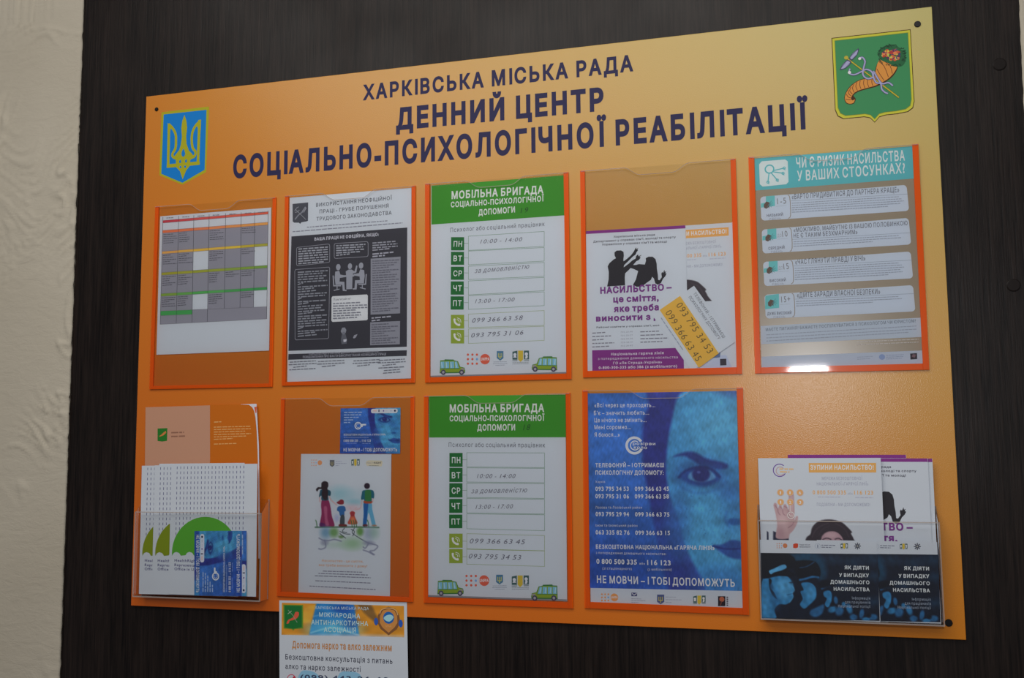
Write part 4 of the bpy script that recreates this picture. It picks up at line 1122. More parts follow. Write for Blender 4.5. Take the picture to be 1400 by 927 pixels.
# ---- the blue face picture, in the frame of the large poster's measurements
def face_colours(X, Y, n=1.0):
    p = Paint(X, Y, (42, 84, 160))
    p.noise(260 * n, .10, 2)
    p.ell(130, 240, 230, 260, (62, 120, 196), 1.6, .75)
    p.ell(60, 850, 240, 160, (40, 72, 160), 1.2, .7)
    # hair
    p.poly([(262, 20), (300, 10), (520, 10), (700, 20), (700, 200), (560, 120), (430, 90), (372, 180), (352, 300), (352, 380), (362, 450), (396, 520), (420, 610), (470, 720), (520, 830), (380, 860), (330, 700), (300, 560), (278, 440), (258, 330), (258, 180), (280, 90)], (42, 50, 128), 16)
    # face
    p.poly([(400, 60), (470, 30), (560, 28), (720, 20), (720, 900), (540, 900), (500, 800), (455, 720), (420, 640), (400, 550), (374, 490), (360, 430), (352, 360), (356, 260), (372, 160)], (64, 138, 186), 14)
    p.ell(560, 170, 110, 110, (92, 168, 202), 1.5, .8); p.ell(520, 560, 110, 150, (80, 156, 196), 1.4, .75); p.ell(600, 660, 90, 60, (84, 160, 198), 1.2, .6)
    p.poly([(520, 20), (720, 20), (720, 130), (640, 70), (560, 45)], (60, 76, 150), 40, .8)
    p.ell(640, 470, 60, 130, (50, 112, 172), 1.2, .6); p.ell(400, 540, 40, 120, (54, 108, 172), 1.3, .6)
    p.ell(560, 830, 120, 70, (50, 104, 170), 1.4, .7)
    # brow, eye, nose, mouth
    p.ell(352, 640, 60, 130, (46, 92, 160), 1.2, .5); p.ell(470, 330, 90, 30, (54, 112, 172), 1.2, .7)
    p.poly([(380, 302), (410, 288), (446, 282), (474, 290), (510, 310), (560, 322), (592, 332), (588, 350), (540, 352), (494, 344), (456, 318), (420, 300)], (36, 50, 118), 12, .95)
    p.ell(484, 378, 96, 44, (42, 88, 154), .8, .8)
    p.poly([(404, 382), (424, 358), (450, 346), (486, 340), (524, 348), (552, 368), (566, 388), (540, 408), (500, 420), (452, 412), (424, 398)], (34, 66, 134), 14, .9)
    p.poly([(436, 384), (448, 364), (486, 352), (524, 358), (546, 384), (520, 398), (484, 403), (452, 396)], (84, 138, 182), 8, .9)
    p.ell(488, 372, 35, 31, (36, 42, 108), .3); p.ell(479, 364, 7, 5, (76, 92, 158), .7, .8)
    p.stroke([(400, 384), (428, 358), (484, 343), (530, 352), (562, 382)], 8, (30, 42, 104), 9, .85)
    p.stroke([(440, 398), (484, 410), (528, 402)], 5, (38, 66, 134), 8, .7)
    p.stroke([(410, 424), (470, 446), (540, 436), (584, 404)], 9, (46, 96, 160), 16, .6); p.ell(590, 440, 40, 30, (44, 92, 156), 1.3, .5)
    rs = random.Random(11)
    for k in range(70): p.ell(rs.uniform(380, 620), rs.uniform(440, 700), 2.6, 2.2, (44, 98, 158), .8, .55)
    p.ell(620, 560, 30, 14, (36, 84, 148), .6, .9); p.stroke([(590, 520), (584, 556), (600, 580)], 8, (48, 100, 162), 10, .7)
    p.poly([(536, 655), (570, 650), (610, 632), (660, 640), (700, 640), (700, 705), (620, 706), (580, 690)], (44, 78, 148), 10)
    p.stroke([(536, 656), (590, 668), (680, 664)], 7, (34, 50, 118), 6)
    p.noise(70 * n, .07, 5); p.noise(16 * n, .05, 9)
    return p
FSRC = (790, 520, 2.896)
def ring(pt, x, y, r, z):
    pt.disc(x, y, r, WT, z, n=24, inner=r * .72, a0=30, a1=335); pt.disc(x + r * .06, y, r * .55, WT, z, n=20, inner=r * .44, a0=50, a1=320)

fp = Item('face_poster', 'large blue poster of half a woman\'s face with white hotline numbers', 'poster',
          [(40, 52), (628, 42), (652, 905), (50, 885)], D, FSRC, E=.46)
fp.sheet()
fp.picture('face_picture', 0, 0, 0, 0, lambda X, Y: face_colours(X, Y).C, step=.9, quad=[(40, 52), (628, 42), (650, 834), (48, 822)], label='blue toned photo of half a woman\'s face')
t = fp.part('white_lettering', 3)
for s_, a, w_ in (('«Всі через це проходять...', (66, 107, 306, 106, 17), .004), ("Б'є – значить любить...", (64, 138, 282, 136, 17), .004), ('Це нічого не змінить...', (66, 166, 272, 165, 17), .004),
                  ('Мені соромно...', (66, 194, 210, 193, 17), .004), ('Я боюся...»', (66, 224, 166, 223, 17), .004),
                  ('ТЕЛЕФОНУЙ – І ОТРИМАЄШ', (70, 345, 341, 344, 17), .02), ('ПСИХОЛОГІЧНУ ДОПОМОГУ:', (70, 374, 340, 374, 17), .02),
                  ('Харків', (70, 406, 108, 406, 9), -.01), ('093 795 34 53', (70, 438, 202, 438, 18), .018), ('099 366 63 45', (226, 438, 361, 438, 18), .018),
                  ('093 795 31 06', (70, 467, 203, 468, 18), .018), ('099 366 63 58', (226, 468, 361, 468, 18), .018),
                  ('Лозова та Лозівський район', (70, 508, 254, 508, 10), -.01), ('093 795 29 94', (71, 538, 203, 539, 18), .018), ('099 366 63 75', (227, 539, 363, 540, 18), .018),
                  ('Ізюм та Ізюмський район', (70, 579, 236, 580, 10), -.01), ('063 335 82 76', (71, 610, 205, 612, 18), .018), ('099 366 63 15', (228, 612, 365, 613, 18), .018),
                  ('БЕЗКОШТОВНА НАЦІОНАЛЬНА «ГАРЯЧА ЛІНІЯ»', (72, 667, 542, 672, 17), .02), ('з попередження домашнього насильства:', (72, 687, 350, 692, 10), -.008),
                  ('0 800 500 335', (74, 726, 234, 730, 21), .022), ('або', (244, 729, 266, 730, 8), 0), ('116 123', (275, 731, 368, 733, 21), .022),
                  ('(зі стаціонарного)', (98, 749, 214, 751, 10), -.008), ('(з мобільного)', (277, 753, 372, 754, 10), -.008),
                  ('НЕ МОВЧИ – І ТОБІ ДОПОМОЖУТЬ', (76, 802, 622, 818, 30), .02)):
    t.text(s_, *a, WT, w_ + .007)
rl = fp.part('ring_logo', 3, label='white ring logo'); ring(rl, 224, 258, 36, 0)
rl.text('розірви', 218, 256, 307, 257, 12, WT, .02, z=1); rl.text('коло', 222, 271, 274, 272, 12, WT, .02, z=1)
pl_ = fp.part('partner_logos', 1)
fp.crop(800, 790, 6.364)
un_logo(pl_, 146, 143, 28, 27, 8, 34, (206, 140, 84))
pl_.poly([(402, 128), (452, 130), (452, 160), (402, 160)], (70, 72, 110), 1); pl_.line([(408, 134), (426, 152), (448, 134)], 5, WT, 2)
for k in range(3): pl_.greek(402, 182 + 16 * k, (488, 524, 468)[k], 184 + 16 * k, 5, (140, 144, 160)); pl_.greek(700, 167 + 23 * k, (790, 838, 758)[k], 169 + 23 * k, 5, (150, 154, 168))
shield_logo(pl_, 626, 146, 62, 84, c=(74, 84, 126), t=(178, 168, 80)); centre_logo(pl_, 940, 154, 108, 80)
pl_.poly([(1156, 160), (1220, 160), (1220, 246), (1156, 246)], (36, 28, 36), 1); pl_.ell = None
pl_.disc(1190, 186, 22, (170, 92, 66), 2); pl_.line([(1188, 205), (1176, 240)], 9, (110, 62, 50), 2)
for k in range(5): pl_.rect(1230, 164 + 17 * k, 1244, 175 + 17 * k, (70, 66, 76), 1)
fp.done()

# ---- blue card above the family leaflet
def card_art(it, text=True):
    """measured on the card in the lower pocket"""
    it.crop(455, 550, 11.59)
    fc = lambda X, Y: face_colours((X - 825) * .42 * 2.1 + 490, (Y - 270) * .42 * 2.1 + 372, 1.2).C
    it.picture('face_picture', 0, 0, 0, 0, fc, step=.8, quad=[(125, 95), (1072, 88), (1068, 812), (112, 812)])
    t = it.part('white_lettering', 3)
    for k in range(5): t.greek(180 - k, 160 + 40 * k, (470, 452, 425, 345, 278)[k], 158 + 40 * k, 16, (150, 172, 206))
    t.text('БЕЗКОШТОВНА НАЦІОНАЛЬНА «ГАРЯЧА ЛІНІЯ»', 175, 528, 842, 526, 30, WT, .012)
    t.greek(175, 556, 570, 556, 8, (140, 160, 204))
    t.text('0 800 500 335', 172, 628, 402, 627, 40, WT, .02); t.text('або', 426, 626, 448, 626, 14, WT, 0); t.text('116 123', 466, 627, 604, 626, 40, WT, .02)
    t.greek(220, 650, 380, 650, 10, (120, 140, 196)); t.greek(470, 652, 600, 652, 10, (120, 140, 196))
    t.text('НЕ МОВЧИ – І ТОБІ ДОПОМОЖУТЬ', 170, 780, 1022, 778, 54, WT, .02)
    r = it.part('ring_logo', 3, label='white ring logo'); ring(r, 402, 370, 60, 0); r.poly([(440, 342), (530, 342), (530, 366), (480, 368), (474, 392), (440, 392)], WT, 0)
    b = it.part('logo_bar', 3, label='pale rounded bar of tiny logos')
    a, c_ = it.L(608, 104), it.L(1028, 172)
    b.rectl(a[0], a[1], c_[0], c_[1], (196, 202, 216), 0, r=abs(a[1] - c_[1]) * .45)
    b.disc(985, 135, 16, (30, 34, 70), 1); b.rect(726, 116, 742, 154, (64, 66, 96), 1); b.disc(806, 136, 12, (110, 90, 150), 1); b.greek(640, 136, 700, 136, 16, (216, 176, 168), 1); b.greek(905, 136, 945, 136, 18, (176, 184, 196), 1); b.greek(830, 136, 880, 136, 8, (180, 180, 200), 1)
CSRC = [(465.8, 558.2), (547.5, 557.6), (547.1, 620.1), (464.7, 620.1)]
cd = Item('hotline_card', 'small blue card with half a face standing upright above the painted family leaflet', 'card', CSRC, D + .0004, src=CSRC, group='blue face cards', E=.48)
cd.sheet(); card_art(cd); cd.done()

# ---- painted family leaflet
fm = Item('family_leaflet', 'white leaflet with a watercolour family seen from behind, in a lower pocket', 'leaflet',
          [(125, 270), (493, 273), (488, 852), (113, 838)], D, (370, 530, 2.99), E=.48)
fm.sheet()
def family(X, Y):
    p = Paint(X, Y, paper_tone(fm.E))
    p.ell(430, 300, 90, 60, (120, 174, 186), 1.4, .6); p.ell(560, 372, 60, 26, (110, 168, 182), 1.2, .6); p.ell(560, 320, 90, 60, (150, 182, 194), 1.4, .4); p.ell(545, 425, 60, 30, (200, 160, 170), 1.3, .5)
    def st(*a, **k): p.stroke(*a, **k)
    SKN = (196, 156, 158)
    st([(330, 310), (345, 350), (400, 400)], 12, SKN, 5, .8); st([(246, 330), (248, 370)], 12, SKN, 5, .8)
    st([(630, 345), (622, 400), (610, 432), (570, 440)], 10, SKN, 6, .7); st([(728, 330), (724, 372), (700, 380)], 12, SKN, 5, .7)
    st([(520, 420), (540, 450), (580, 420)], 6, SKN, 5, .6)
    # mother
    p.poly([(270, 350), (322, 352), (344, 420), (356, 500), (380, 588), (330, 594), (250, 592), (262, 480), (258, 400)], (130, 42, 84), 6)
    p.poly([(284, 420), (312, 420), (316, 520), (330, 580), (300, 580), (290, 500)], (186, 110, 140), 10, .6); p.poly([(250, 560), (290, 570), (290, 596), (246, 594)], (76, 30, 90), 8, .8)
    p.poly([(258, 262), (320, 262), (346, 280), (342, 316), (322, 318), (322, 356), (264, 356), (260, 316), (240, 330), (246, 286)], (30, 74, 92), 5)
    p.poly([(262, 200), (290, 184), (320, 196), (324, 230), (316, 250), (322, 290), (310, 352), (280, 346), (262, 300), (268, 262), (240, 258), (222, 278), (212, 258), (232, 238), (258, 238)], (46, 34, 40), 4)
    # boy with cap
    p.poly([(398, 380), (420, 362), (440, 350), (462, 360), (462, 390), (430, 396)], (128, 40, 50), 4); p.poly([(414, 414), (470, 412), (482, 450), (470, 462), (466, 498), (432, 500), (420, 462), (402, 448)], (44, 96, 152), 5)
    p.poly([(436, 498), (468, 496), (468, 580), (430, 586)], (60, 70, 78), 5); p.poly([(424, 574), (486, 576), (486, 596), (424, 596)], (104, 44, 44), 5)
    p.ell(400, 520, 22, 30, (140, 150, 200), 1.2, .5)
    # small girl
    p.poly([(518, 470), (540, 456), (566, 468), (562, 500), (588, 566), (540, 576), (498, 566), (524, 505)], (176, 78, 62), 5); p.poly([(526, 462), (558, 462), (556, 500), (530, 500)], (150, 50, 56), 5)
    p.ell(545, 540, 18, 30, (216, 130, 80), .9, .7)
    # father
    p.poly([(644, 378), (712, 380), (722, 440), (740, 520), (752, 584), (722, 590), (690, 470), (672, 560), (666, 590), (636, 588), (644, 480)], (92, 156, 188), 5)
    p.poly([(646, 380), (684, 384), (678, 470), (666, 586), (638, 584), (644, 480)], (30, 88, 152), 6)
    p.poly([(650, 360), (716, 362), (712, 386), (648, 384)], (158, 72, 44), 4)
    p.poly([(640, 268), (716, 264), (738, 290), (736, 340), (718, 338), (712, 366), (652, 362), (646, 350), (620, 350), (626, 300)], (30, 92, 112), 4); p.poly([(660, 268), (706, 268), (712, 330), (706, 362), (660, 360), (654, 310)], (50, 112, 62), 6)
    p.ell(674, 228, 26, 27, (42, 28, 42), .25)
    p.poly([(640, 576), (676, 576), (676, 594), (638, 592)], (90, 40, 46), 5); p.ell(740, 586, 22, 8, (160, 110, 90), .7)
    # ground, grass, roots
    st([(206, 602), (400, 600), (600, 600), (780, 604)], 12, (56, 92, 72), 8, .9)
    for x in (222, 560, 580, 690, 540): st([(x, 600), (x - 5, 560), (x - 12, 538)], 8, (54, 104, 60), 5, .9)
    p.ell(300, 650, 44, 50, (96, 140, 170), 1.2, .8); p.ell(375, 648, 38, 42, (92, 138, 72), 1.0, .8); p.ell(612, 640, 30, 38, (84, 134, 60), .9, .85); p.ell(690, 660, 44, 60, (136, 150, 172), 1.2, .7); p.ell(740, 650, 40, 50, (132, 166, 152), 1.3, .6)
    p.ell(540, 750, 90, 50, (134, 170, 134), 1.3, .8); p.ell(440, 688, 24, 14, (86, 122, 66), .9, .8); p.ell(390, 760, 90, 30, (154, 180, 164), 1.4, .5)
    NK = (52, 62, 70); RT = (118, 122, 146)
    for q in ([(430, 640), (470, 660), (520, 664)], [(470, 610), (450, 640), (490, 650)], [(530, 620), (560, 640), (545, 680)], [(560, 610), (540, 650), (590, 690), (640, 720)], [(430, 660), (480, 700)]): st(q, 7, NK, 4, .85)
    for q in ([(240, 700), (280, 720), (330, 722), (380, 712), (440, 728)], [(290, 720), (300, 780), (260, 800), (238, 796)], [(640, 720), (690, 745), (770, 770), (740, 810), (700, 818), (740, 850)], [(690, 745), (660, 790), (640, 780)], [(640, 808), (690, 826), (730, 850)]): st(q, 12, RT, 7, .8)
    p.ell(290, 740, 34, 26, RT, .9, .6); p.ell(690, 745, 50, 20, RT, .9, .6)
    return p.C
fm.crop(400, 630, 6.62)
fm.picture('family_picture', 190, 170, 800, 860, family, step=.7, label='watercolour of a family of four above tree roots')
fm.crop(370, 530, 2.99)
l = fm.part('partner_logos', 1)
un_logo(l, 168, 296, 9, 11, 2.2, 10, (206, 140, 96), txt=False); shield_logo(l, 242, 296, 19, 28, c=(92, 96, 104), t=(160, 150, 104)); centre_logo(l, 330, 292, 34, 30)
for k in range(3): l.greek(266, 302 + 8 * k, (292, 310, 280)[k], 302 + 8 * k, 2, (150, 154, 174))
l.poly([(392, 300), (400, 297), (454, 298), (458, 306), (454, 322), (394, 320), (389, 310)], (196, 190, 168)); l.text('HEALTH', 392, 311, 422, 311, 8, (140, 140, 144), 0, z=1); l.text('RIGHT', 424, 311, 453, 311, 8, (60, 60, 66), .03, z=1); l.greek(402, 319, 442, 319, 2, (120, 120, 120), 1)
fm.crop(410, 760, 10)
l = fm.part('caption', 1)
l.text('Насильство - це сміття,', 302, 80, 868, 94, 34, (196, 140, 92), .01); l.text('яке треба виносити з дому!', 258, 140, 920, 158, 34, (196, 140, 92), .01)
for a in ((315, 208, 860, 224), (255, 240, 930, 262), (205, 272, 970, 300), (212, 340, 965, 372), (132, 412, 1046, 462)): l.greek(*a, 12, (118, 120, 136))
fm.done()

# ================================================================== anti-drug notice hanging over the lower edge
ad = Item('help_notice', 'white help notice with blue and gold header taped over the board\'s lower edge', 'notice',
          [(383.5, 818.5), (556, 826), (560.5, 1072), (381, 1068)], .0008, (0, 0, 1), E=.46)
ad.sheet()
ad.crop(360, 800, 5.833)
def header(X, Y):
    p = Paint(X, Y, (196, 132, 40))
    p.poly([(420, 140), (720, 140), (770, 420), (360, 420)], (44, 118, 178), 16, 1, 0)
    p.poly([(330, 180), (420, 150), (380, 300), (300, 300)], (214, 160, 60), 20, .8, 0); p.ell(640, 190, 90, 40, (30, 70, 156), .9, .7); p.ell(560, 350, 180, 60, (90, 176, 206), 1.3, .8); p.ell(700, 300, 60, 50, (50, 60, 130), 1.1, .5)
    p.poly([(740, 140), (860, 150), (930, 300), (880, 290), (800, 220)], (104, 80, 50), 20, .8, 0)
    p.stroke([(380, 380), (560, 340), (760, 400)], 10, (150, 206, 222), 12, .7); p.stroke([(400, 250), (560, 220), (740, 260)], 8, (120, 180, 214), 12, .5)
    p.ell(600, 430, 620, 34, (190, 190, 200), .9, .9)
    p.noise(90, .05, 2)
    return p.C
ad.picture('header_picture', 148, 140, 1122, 412, header, step=.8, quad=[(148, 140), (1122, 166), (1124, 416), (145, 396)])
e = ad.part('city_crest', 3, label='small green crest with a cornucopia')
e.poly([(160, 155), (318, 158), (318, 345), (250, 350), (240, 362), (226, 350), (162, 345)], (96, 130, 44)); e.poly([(170, 162), (308, 166), (308, 336), (240, 348), (172, 338)], (30, 104, 48), 1)
e.poly([(186, 306), (200, 276), (240, 256), (256, 214), (284, 218), (280, 250), (250, 276), (212, 284), (204, 304)], (196, 84, 62), 2, smooth=2); e.line([(200, 200), (236, 240), (270, 296)], 5, (120, 140, 120), 2); e.line([(196, 230), (226, 206)], 6, (150, 160, 140), 2)
g = ad.part('globe_badge', 3, label='bronze shield badge with a blue globe')
g.poly([(1000, 172), (1056, 190), (1084, 240), (1092, 300), (1066, 350), (1000, 400), (936, 350), (910, 300), (914, 240), (944, 190)], (120, 80, 50), 0); g.poly([(1000, 190), (1046, 202), (1068, 246), (1070, 300), (1048, 336), (1000, 380), (950, 336), (930, 300), (932, 246), (954, 202)], (186, 126, 66), 1)
g.disc(1000, 260, 48, (36, 92, 160), 2); g.poly([(985, 240), (1020, 236), (1040, 258), (1010, 290), (980, 284), (960, 262)], (150, 196, 214), 3, smooth=2); g.disc(900, 290, 18, (50, 84, 160), 2, r2=30); g.disc(1096, 306, 18, (40, 84, 170), 2, r2=30)
g.line([(930, 230), (944, 196), (1000, 182), (1056, 198), (1074, 240)], 7, (206, 160, 106), 4, smooth=3); g.text('МАА', 978, 336, 1024, 336, 20, (206, 150, 90), .02, z=3)
t = ad.part('white_lettering', 4)
t.text('ХАРКІВСЬКА МІСЬКА РАДА', 412, 190, 842, 198, 22, (176, 196, 216), .005); t = ad.part('association_lettering', 4); t.text('МІЖНАРОДНА', 446, 252, 772, 266, 36, (176, 200, 222), .012)
t.text('АНТИНАРКОТИЧНА', 384, 314, 836, 326, 38, (176, 204, 224), .012); t.text('АСОЦІАЦІЯ', 484, 374, 740, 378, 40, (176, 204, 224), .012)
t = ad.part('brown_headline', 1); t.text('Допомога нарко та алко залежним', 230, 502, 1024, 528, 58, (138, 82, 40), .03); t.text('Допомога нарко та алко залежним', 230, 502, 1024, 528, 58, (196, 138, 82), .0, z=1)
t = ad.part('dark_lettering', 1); t.text('Безкоштовна консультація з питань', 176, 592, 1030, 628, 44, (62, 64, 78), .014); t = ad.part('dark_lettering', 1); t.text('алко та нарко залежності', 176, 668, 776, 694, 44, (62, 64, 78), .014)
t = ad.part('phone_number', 1); t.text('(099) 443-26-60', 296, 752, 1000, 776, 42, (58, 66, 92), .02, z=2)
t = ad.part('blue_splash', 1); t.poly([(300, 690), (380, 685), (440, 720), (470, 800), (280, 800)], (128, 174, 200), smooth=3); t = ad.part('blue_splash', 1); t.poly([(610, 700), (700, 690), (770, 712), (780, 800), (600, 800)], (128, 174, 200), smooth=3)
t = ad.part('phone_sign', 2, label='red ring with a handset'); t.disc(225, 752, 42, (186, 66, 92), 0, n=24, inner=36); t.poly([(234, 735), (248, 722), (256, 738), (240, 752)], (180, 50, 66), 1)
ad.done()

# ================================================================== left-hand rack with its leaflets
def cupboard(name, label, bx0, bx1, zb, zt_back, zt_front, depth, lean=0.0):
    """open-topped clear acrylic rack: back, front, two sides, floor"""
    r = bpy.data.objects.new(name, None); COL.objects.link(r); r['label'] = label; r['category'] = 'leaflet rack'; r['group'] = 'clear acrylic leaflet racks'
    r.location = (bx0, 0, zb)
    W, T = bx1 - bx0, .0016
    HB, HF = zt_back - zb, zt_front - zb
    box('back_plate', (0, -.0024, 0), (W, -.0008, HB), ACRYLIC, r)
    # front plate
    box('front_plate', (0, -depth, 0), (W, -depth + T, HF), ACRYLIC, r)
    box('floor_plate', (T, -depth + T, 0), (W - T, -.0024, .002), ACRYLIC, r)
    for s in (0, W - T):
        prof = [(-.0024, .0), (-depth + T, .0), (-depth + T, HF), (-.010, HB - .006), (-.0024, HB)]
        v = [(s, y, z) for y, z in prof] + [(s + T, y, z) for y, z in prof]
        n = len(prof)
        mesh_obj('side_plate', v, [tuple(range(n))[::-1], tuple(range(n, 2 * n))] + [(k, (k + 1) % n, n + (k + 1) % n, n + k) for k in range(n)], ACRYLIC, r)
    # polished rims catch the light
    e = .0013
    box('rim', (0, -depth - .0002, HF - e), (W, -depth + T + .0002, HF + .0002), EDGE, r, 'pale polished front rim')
    box('rim', (0, -depth - .0003, -.0003), (W, -depth + T, .0016), EDGE, r, 'pale polished lower rim')
    for s in (-.0003, W - T + .0003):
        box('rim', (s, -depth - .0002, 0), (s + T, -depth + T, HF), EDGE, r, 'pale polished corner rim')
        box('rim', (s, -.0030, 0), (s + T, -.0008, HB), EDGE, r, 'pale polished back rim')
    return r
# base corners from the photograph
a = at(185, 818, .024); b = at(356, 818, .024)
lb, lt, lf = at(270, 814, .024).z, at(368, 683, .002).z, at(270, 700.5, .024).z
lrack = cupboard('leaflet_rack', 'clear acrylic rack at the lower left of the board, full of white leaflets', at(184, 760, .024).x, at(357, 760, .024).x, at(270, 819, .024).z, lt, lf, .026)

fo_ = Item('folder', 'peach and orange folder standing at the back of the left-hand rack', 'folder',
           [(90, 52), (556, 38), (575, 800), (72, 795)], .0045, (170, 540, 3.09), E=.43)
fo_.crop(190, 545, 7.778)
pg = fo_.part('white_pages', 0, label='white page edges curling at the right')
pg.poly([(1080, 60), (1250, 55), (1256, 160), (1275, 500), (1290, 1700), (1240, 1700), (1240, 300), (1190, 90)], (190, 190, 204))
pg.poly([(1225, 90), (1252, 85), (1250, 150), (1240, 155)], (186, 80, 54), 1)
cv = fo_.part('orange_cover', 3)
cv.poly([(752, 68), (1100, 62), (1170, 66), (1205, 92), (1225, 130), (1240, 200), (1252, 340), (1262, 560), (1268, 800), (1272, 1990), (752, 1990)], (176, 92, 20))
pc = fo_.part('peach_cover', 5)
pc.poly([(72, 92), (756, 72), (760, 1990), (50, 1990)], (172, 128, 104))
fo_.crop(0, 0, 1); fo_.crop(190, 545, 7.778)
gg = fo_.part('crest', 7, label='small green crest')
gg.poly([(200, 318), (304, 314), (300, 448), (250, 456), (200, 450)], (38, 104, 36)); gg.poly([(212, 402), (240, 384), (262, 362), (286, 344), (292, 362), (268, 388), (232, 402)], (186, 110, 60), 1)
gg.greek(345, 362, 480, 358, 14, (132, 92, 76)); gg.greek(345, 402, 490, 398, 14, (132, 92, 76))
pp = fo_.part('pale_lettering', 5, kind='stuff')
pp.greek(800, 250, 885, 246, 10, (206, 150, 92))
for k in range(6): pp.greek(798, 304 + 26 * k, (1195, 1190, 1130, 1195, 1140, 1000)[k], 294 + 26 * k, 10, (206, 146, 88))
pp.greek(798, 484, 1045, 476, 10, (206, 146, 88))
bd = box('card_body', (.002, .0001, 0), (fo_.W * .99, .0012, fo_.H * .985), ink((176, 92, 20), .64), fo_.root)
fo_.done()

NV = (74, 74, 116)
def health(label, quad, d):
    it = Item('health_leaflet', label, 'leaflet', quad, d, (170, 540, 3.09), group='white leaflets with a half disc', src=HSRC, E=.44)
    return it
hq = [(196, 292), (562, 293), (556, 852), (189, 842)]
HSRC = [(170 + x / 3.09, 540 + y / 3.09) for x, y in hq]
hl = health('white leaflet with green half disc, foremost in the left-hand rack', hq, .0193)
hl.sheet()
hl.crop(190, 545, 7.778)
dt = hl.part('dash_pattern', 1, kind='stuff')
hl.crop(170, 540, 3.09)
for j in range(24):
    for i in range(20):
        x, y = 222 + 14.9 * i - .25 * j, 306 + 21.6 * j
        if (x - 342) ** 2 / 146 ** 2 + (y - 678) ** 2 / 166 ** 2 < 1 or y > 600: continue
        dt.line([(x, y - 5.5), (x - .3, y + 5.5)], 2.6, NV)
gd = hl.part('green_half_disc', 2)
arc = [(342 + 140 * math.cos(t_), 668 - 152 * math.sin(t_)) for t_ in [math.pi * k / 24 for k in range(25)]]
base = []
for k in range(5):
    x0 = 202 + 56 * k
    base += [(x0 + 2, 678), (x0 + 8, 668), (x0 + 18, 664), (x0 + 30, 668), (x0 + 38, 680)] if k < 5 else []
gd.poly(arc[:-1] + [(202, 668), (203, 680)] + base[1:] + [(482, 672)], (76, 146, 44))
tx = hl.part('lettering', 1)
tx.crop = None
tx.text('HealthRight International', 213, 705, 420, 712, 12, NV, .022); tx.text('Representation', 213, 724, 330, 728, 12, NV, .022); tx.text('Office in Ukraine', 213, 741, 345, 746, 12, NV, .022)
hl.done()
for lab, dx, dz, dy in (('white leaflet with olive half disc, second in the left-hand rack, its left third showing', -73, 2, .0015),
                        ('leftmost white leaflet with olive half disc in the left-hand rack', -130, 3, .003)):
    c = dup(hl.root, lab)
    p0 = at(170 + 196 / 3.09, 760, .018); p1 = at(170 + (196 + dx) / 3.09, 760, .018)
    for ch in c.children:
        if ch.name.startswith('green_half_disc'):
            ch.data = ch.data.copy(); ch.data.materials[0] = ink((112, 128, 22), .66); ch['label'] = 'olive green half disc'
    c.location.x += p1.x - p0.x; c.location.y += dy; c.location.z += -.0006 * dz
c = dup(hl.root, 'white leaflet showing only its upper edge behind the foremost white leaflet, left-hand rack')
c.location.x -= .0255; c.location.y += .0052; c.location.z += .0012

# ---- blue card lying sideways in front
ck = Item('hotline_card', 'small blue face card turned on its side, foremost in front of the left-hand rack', 'card',
          [(140, 802), (143, 88), (612, 88), (609, 804)], .0222, (255, 715, 8.056), src=CSRC, group='blue face cards', E=.52)
ck.sheet(); card_art(ck); ck.done()
CW = math.cos
for lab, x0, x1, d_ in (('blue face card turned the other way, its right edge showing behind the foremost card', 190, 662, .0216),
                        ('blue face card peeking out leftmost of the three cards in the left-hand rack', 85, 560, .0210)):
    tmp = Item('spare', lab, 'card', [(x1 - 2, 88), (x1 - 4, 804), (x0, 804), (x0 + 3, 88)], d_, (255, 715, 8.056), src=CSRC)
    c = dup(ck.root, lab); c.location = tmp.root.location; c.rotation_euler = tmp.root.rotation_euler
    bpy.data.objects.remove(tmp.root)

# ================================================================== right-hand rack with its leaflets
rrack = cupboard('leaflet_rack', 'clear acrylic rack at the lower right of the board, holding police leaflets', at(1037.5, 760, .024).x, at(1286.5, 760, .024).x, at(1160, 851, .024).z,
                 at(1040, 690, .002).z, at(1160, 712.5, .024).z, .026)
def place(src_root, item):
    """move a copied leaflet to where item's Empty stands"""
    src_root.location = item.location; src_root.rotation_euler = item.rotation_euler

C3 = (1020, 600, 3.197)
v1 = Item('violence_leaflet', 'purple-banded leaflet at the right of the right-hand rack, half a silhouette showing', 'leaflet',
          [(276, 86), (802, 86), (820, 792), (290, 789)], .0100, C3, src=PSRC, group='purple-banded leaflets', E=.51)
v1.sheet(); purple_art(v1); v1.done()
v2 = dup(v1.root, 'purple-banded leaflet showing only its band at the back of the right-hand rack')
pa, pb = at(1000, 620, .007), at(1000 + (802 - 717) / 3.197, 620 + 15 / 3.197, .007)
v2.location.x += pa.x - pb.x; v2.location.z += pa.z - pb.z; v2.location.y += .0035
v3 = dup(v1.root, 'purple-banded leaflet peeping out at the right behind the half silhouette one')
v3.location.x += .0058; v3.location.y += .0018; v3.location.z -= .0003
w1 = Item('hotline_leaflet', 'pale leaflet with orange strap, raised hand and dark hair, in the right-hand rack', 'leaflet',
          [(58, 85), (594, 83), (615, 800), (70, 796)], .0150, C3, src=WQ, group='pale hotline leaflets', E=.51)
w1.sheet(); woman_art(w1)
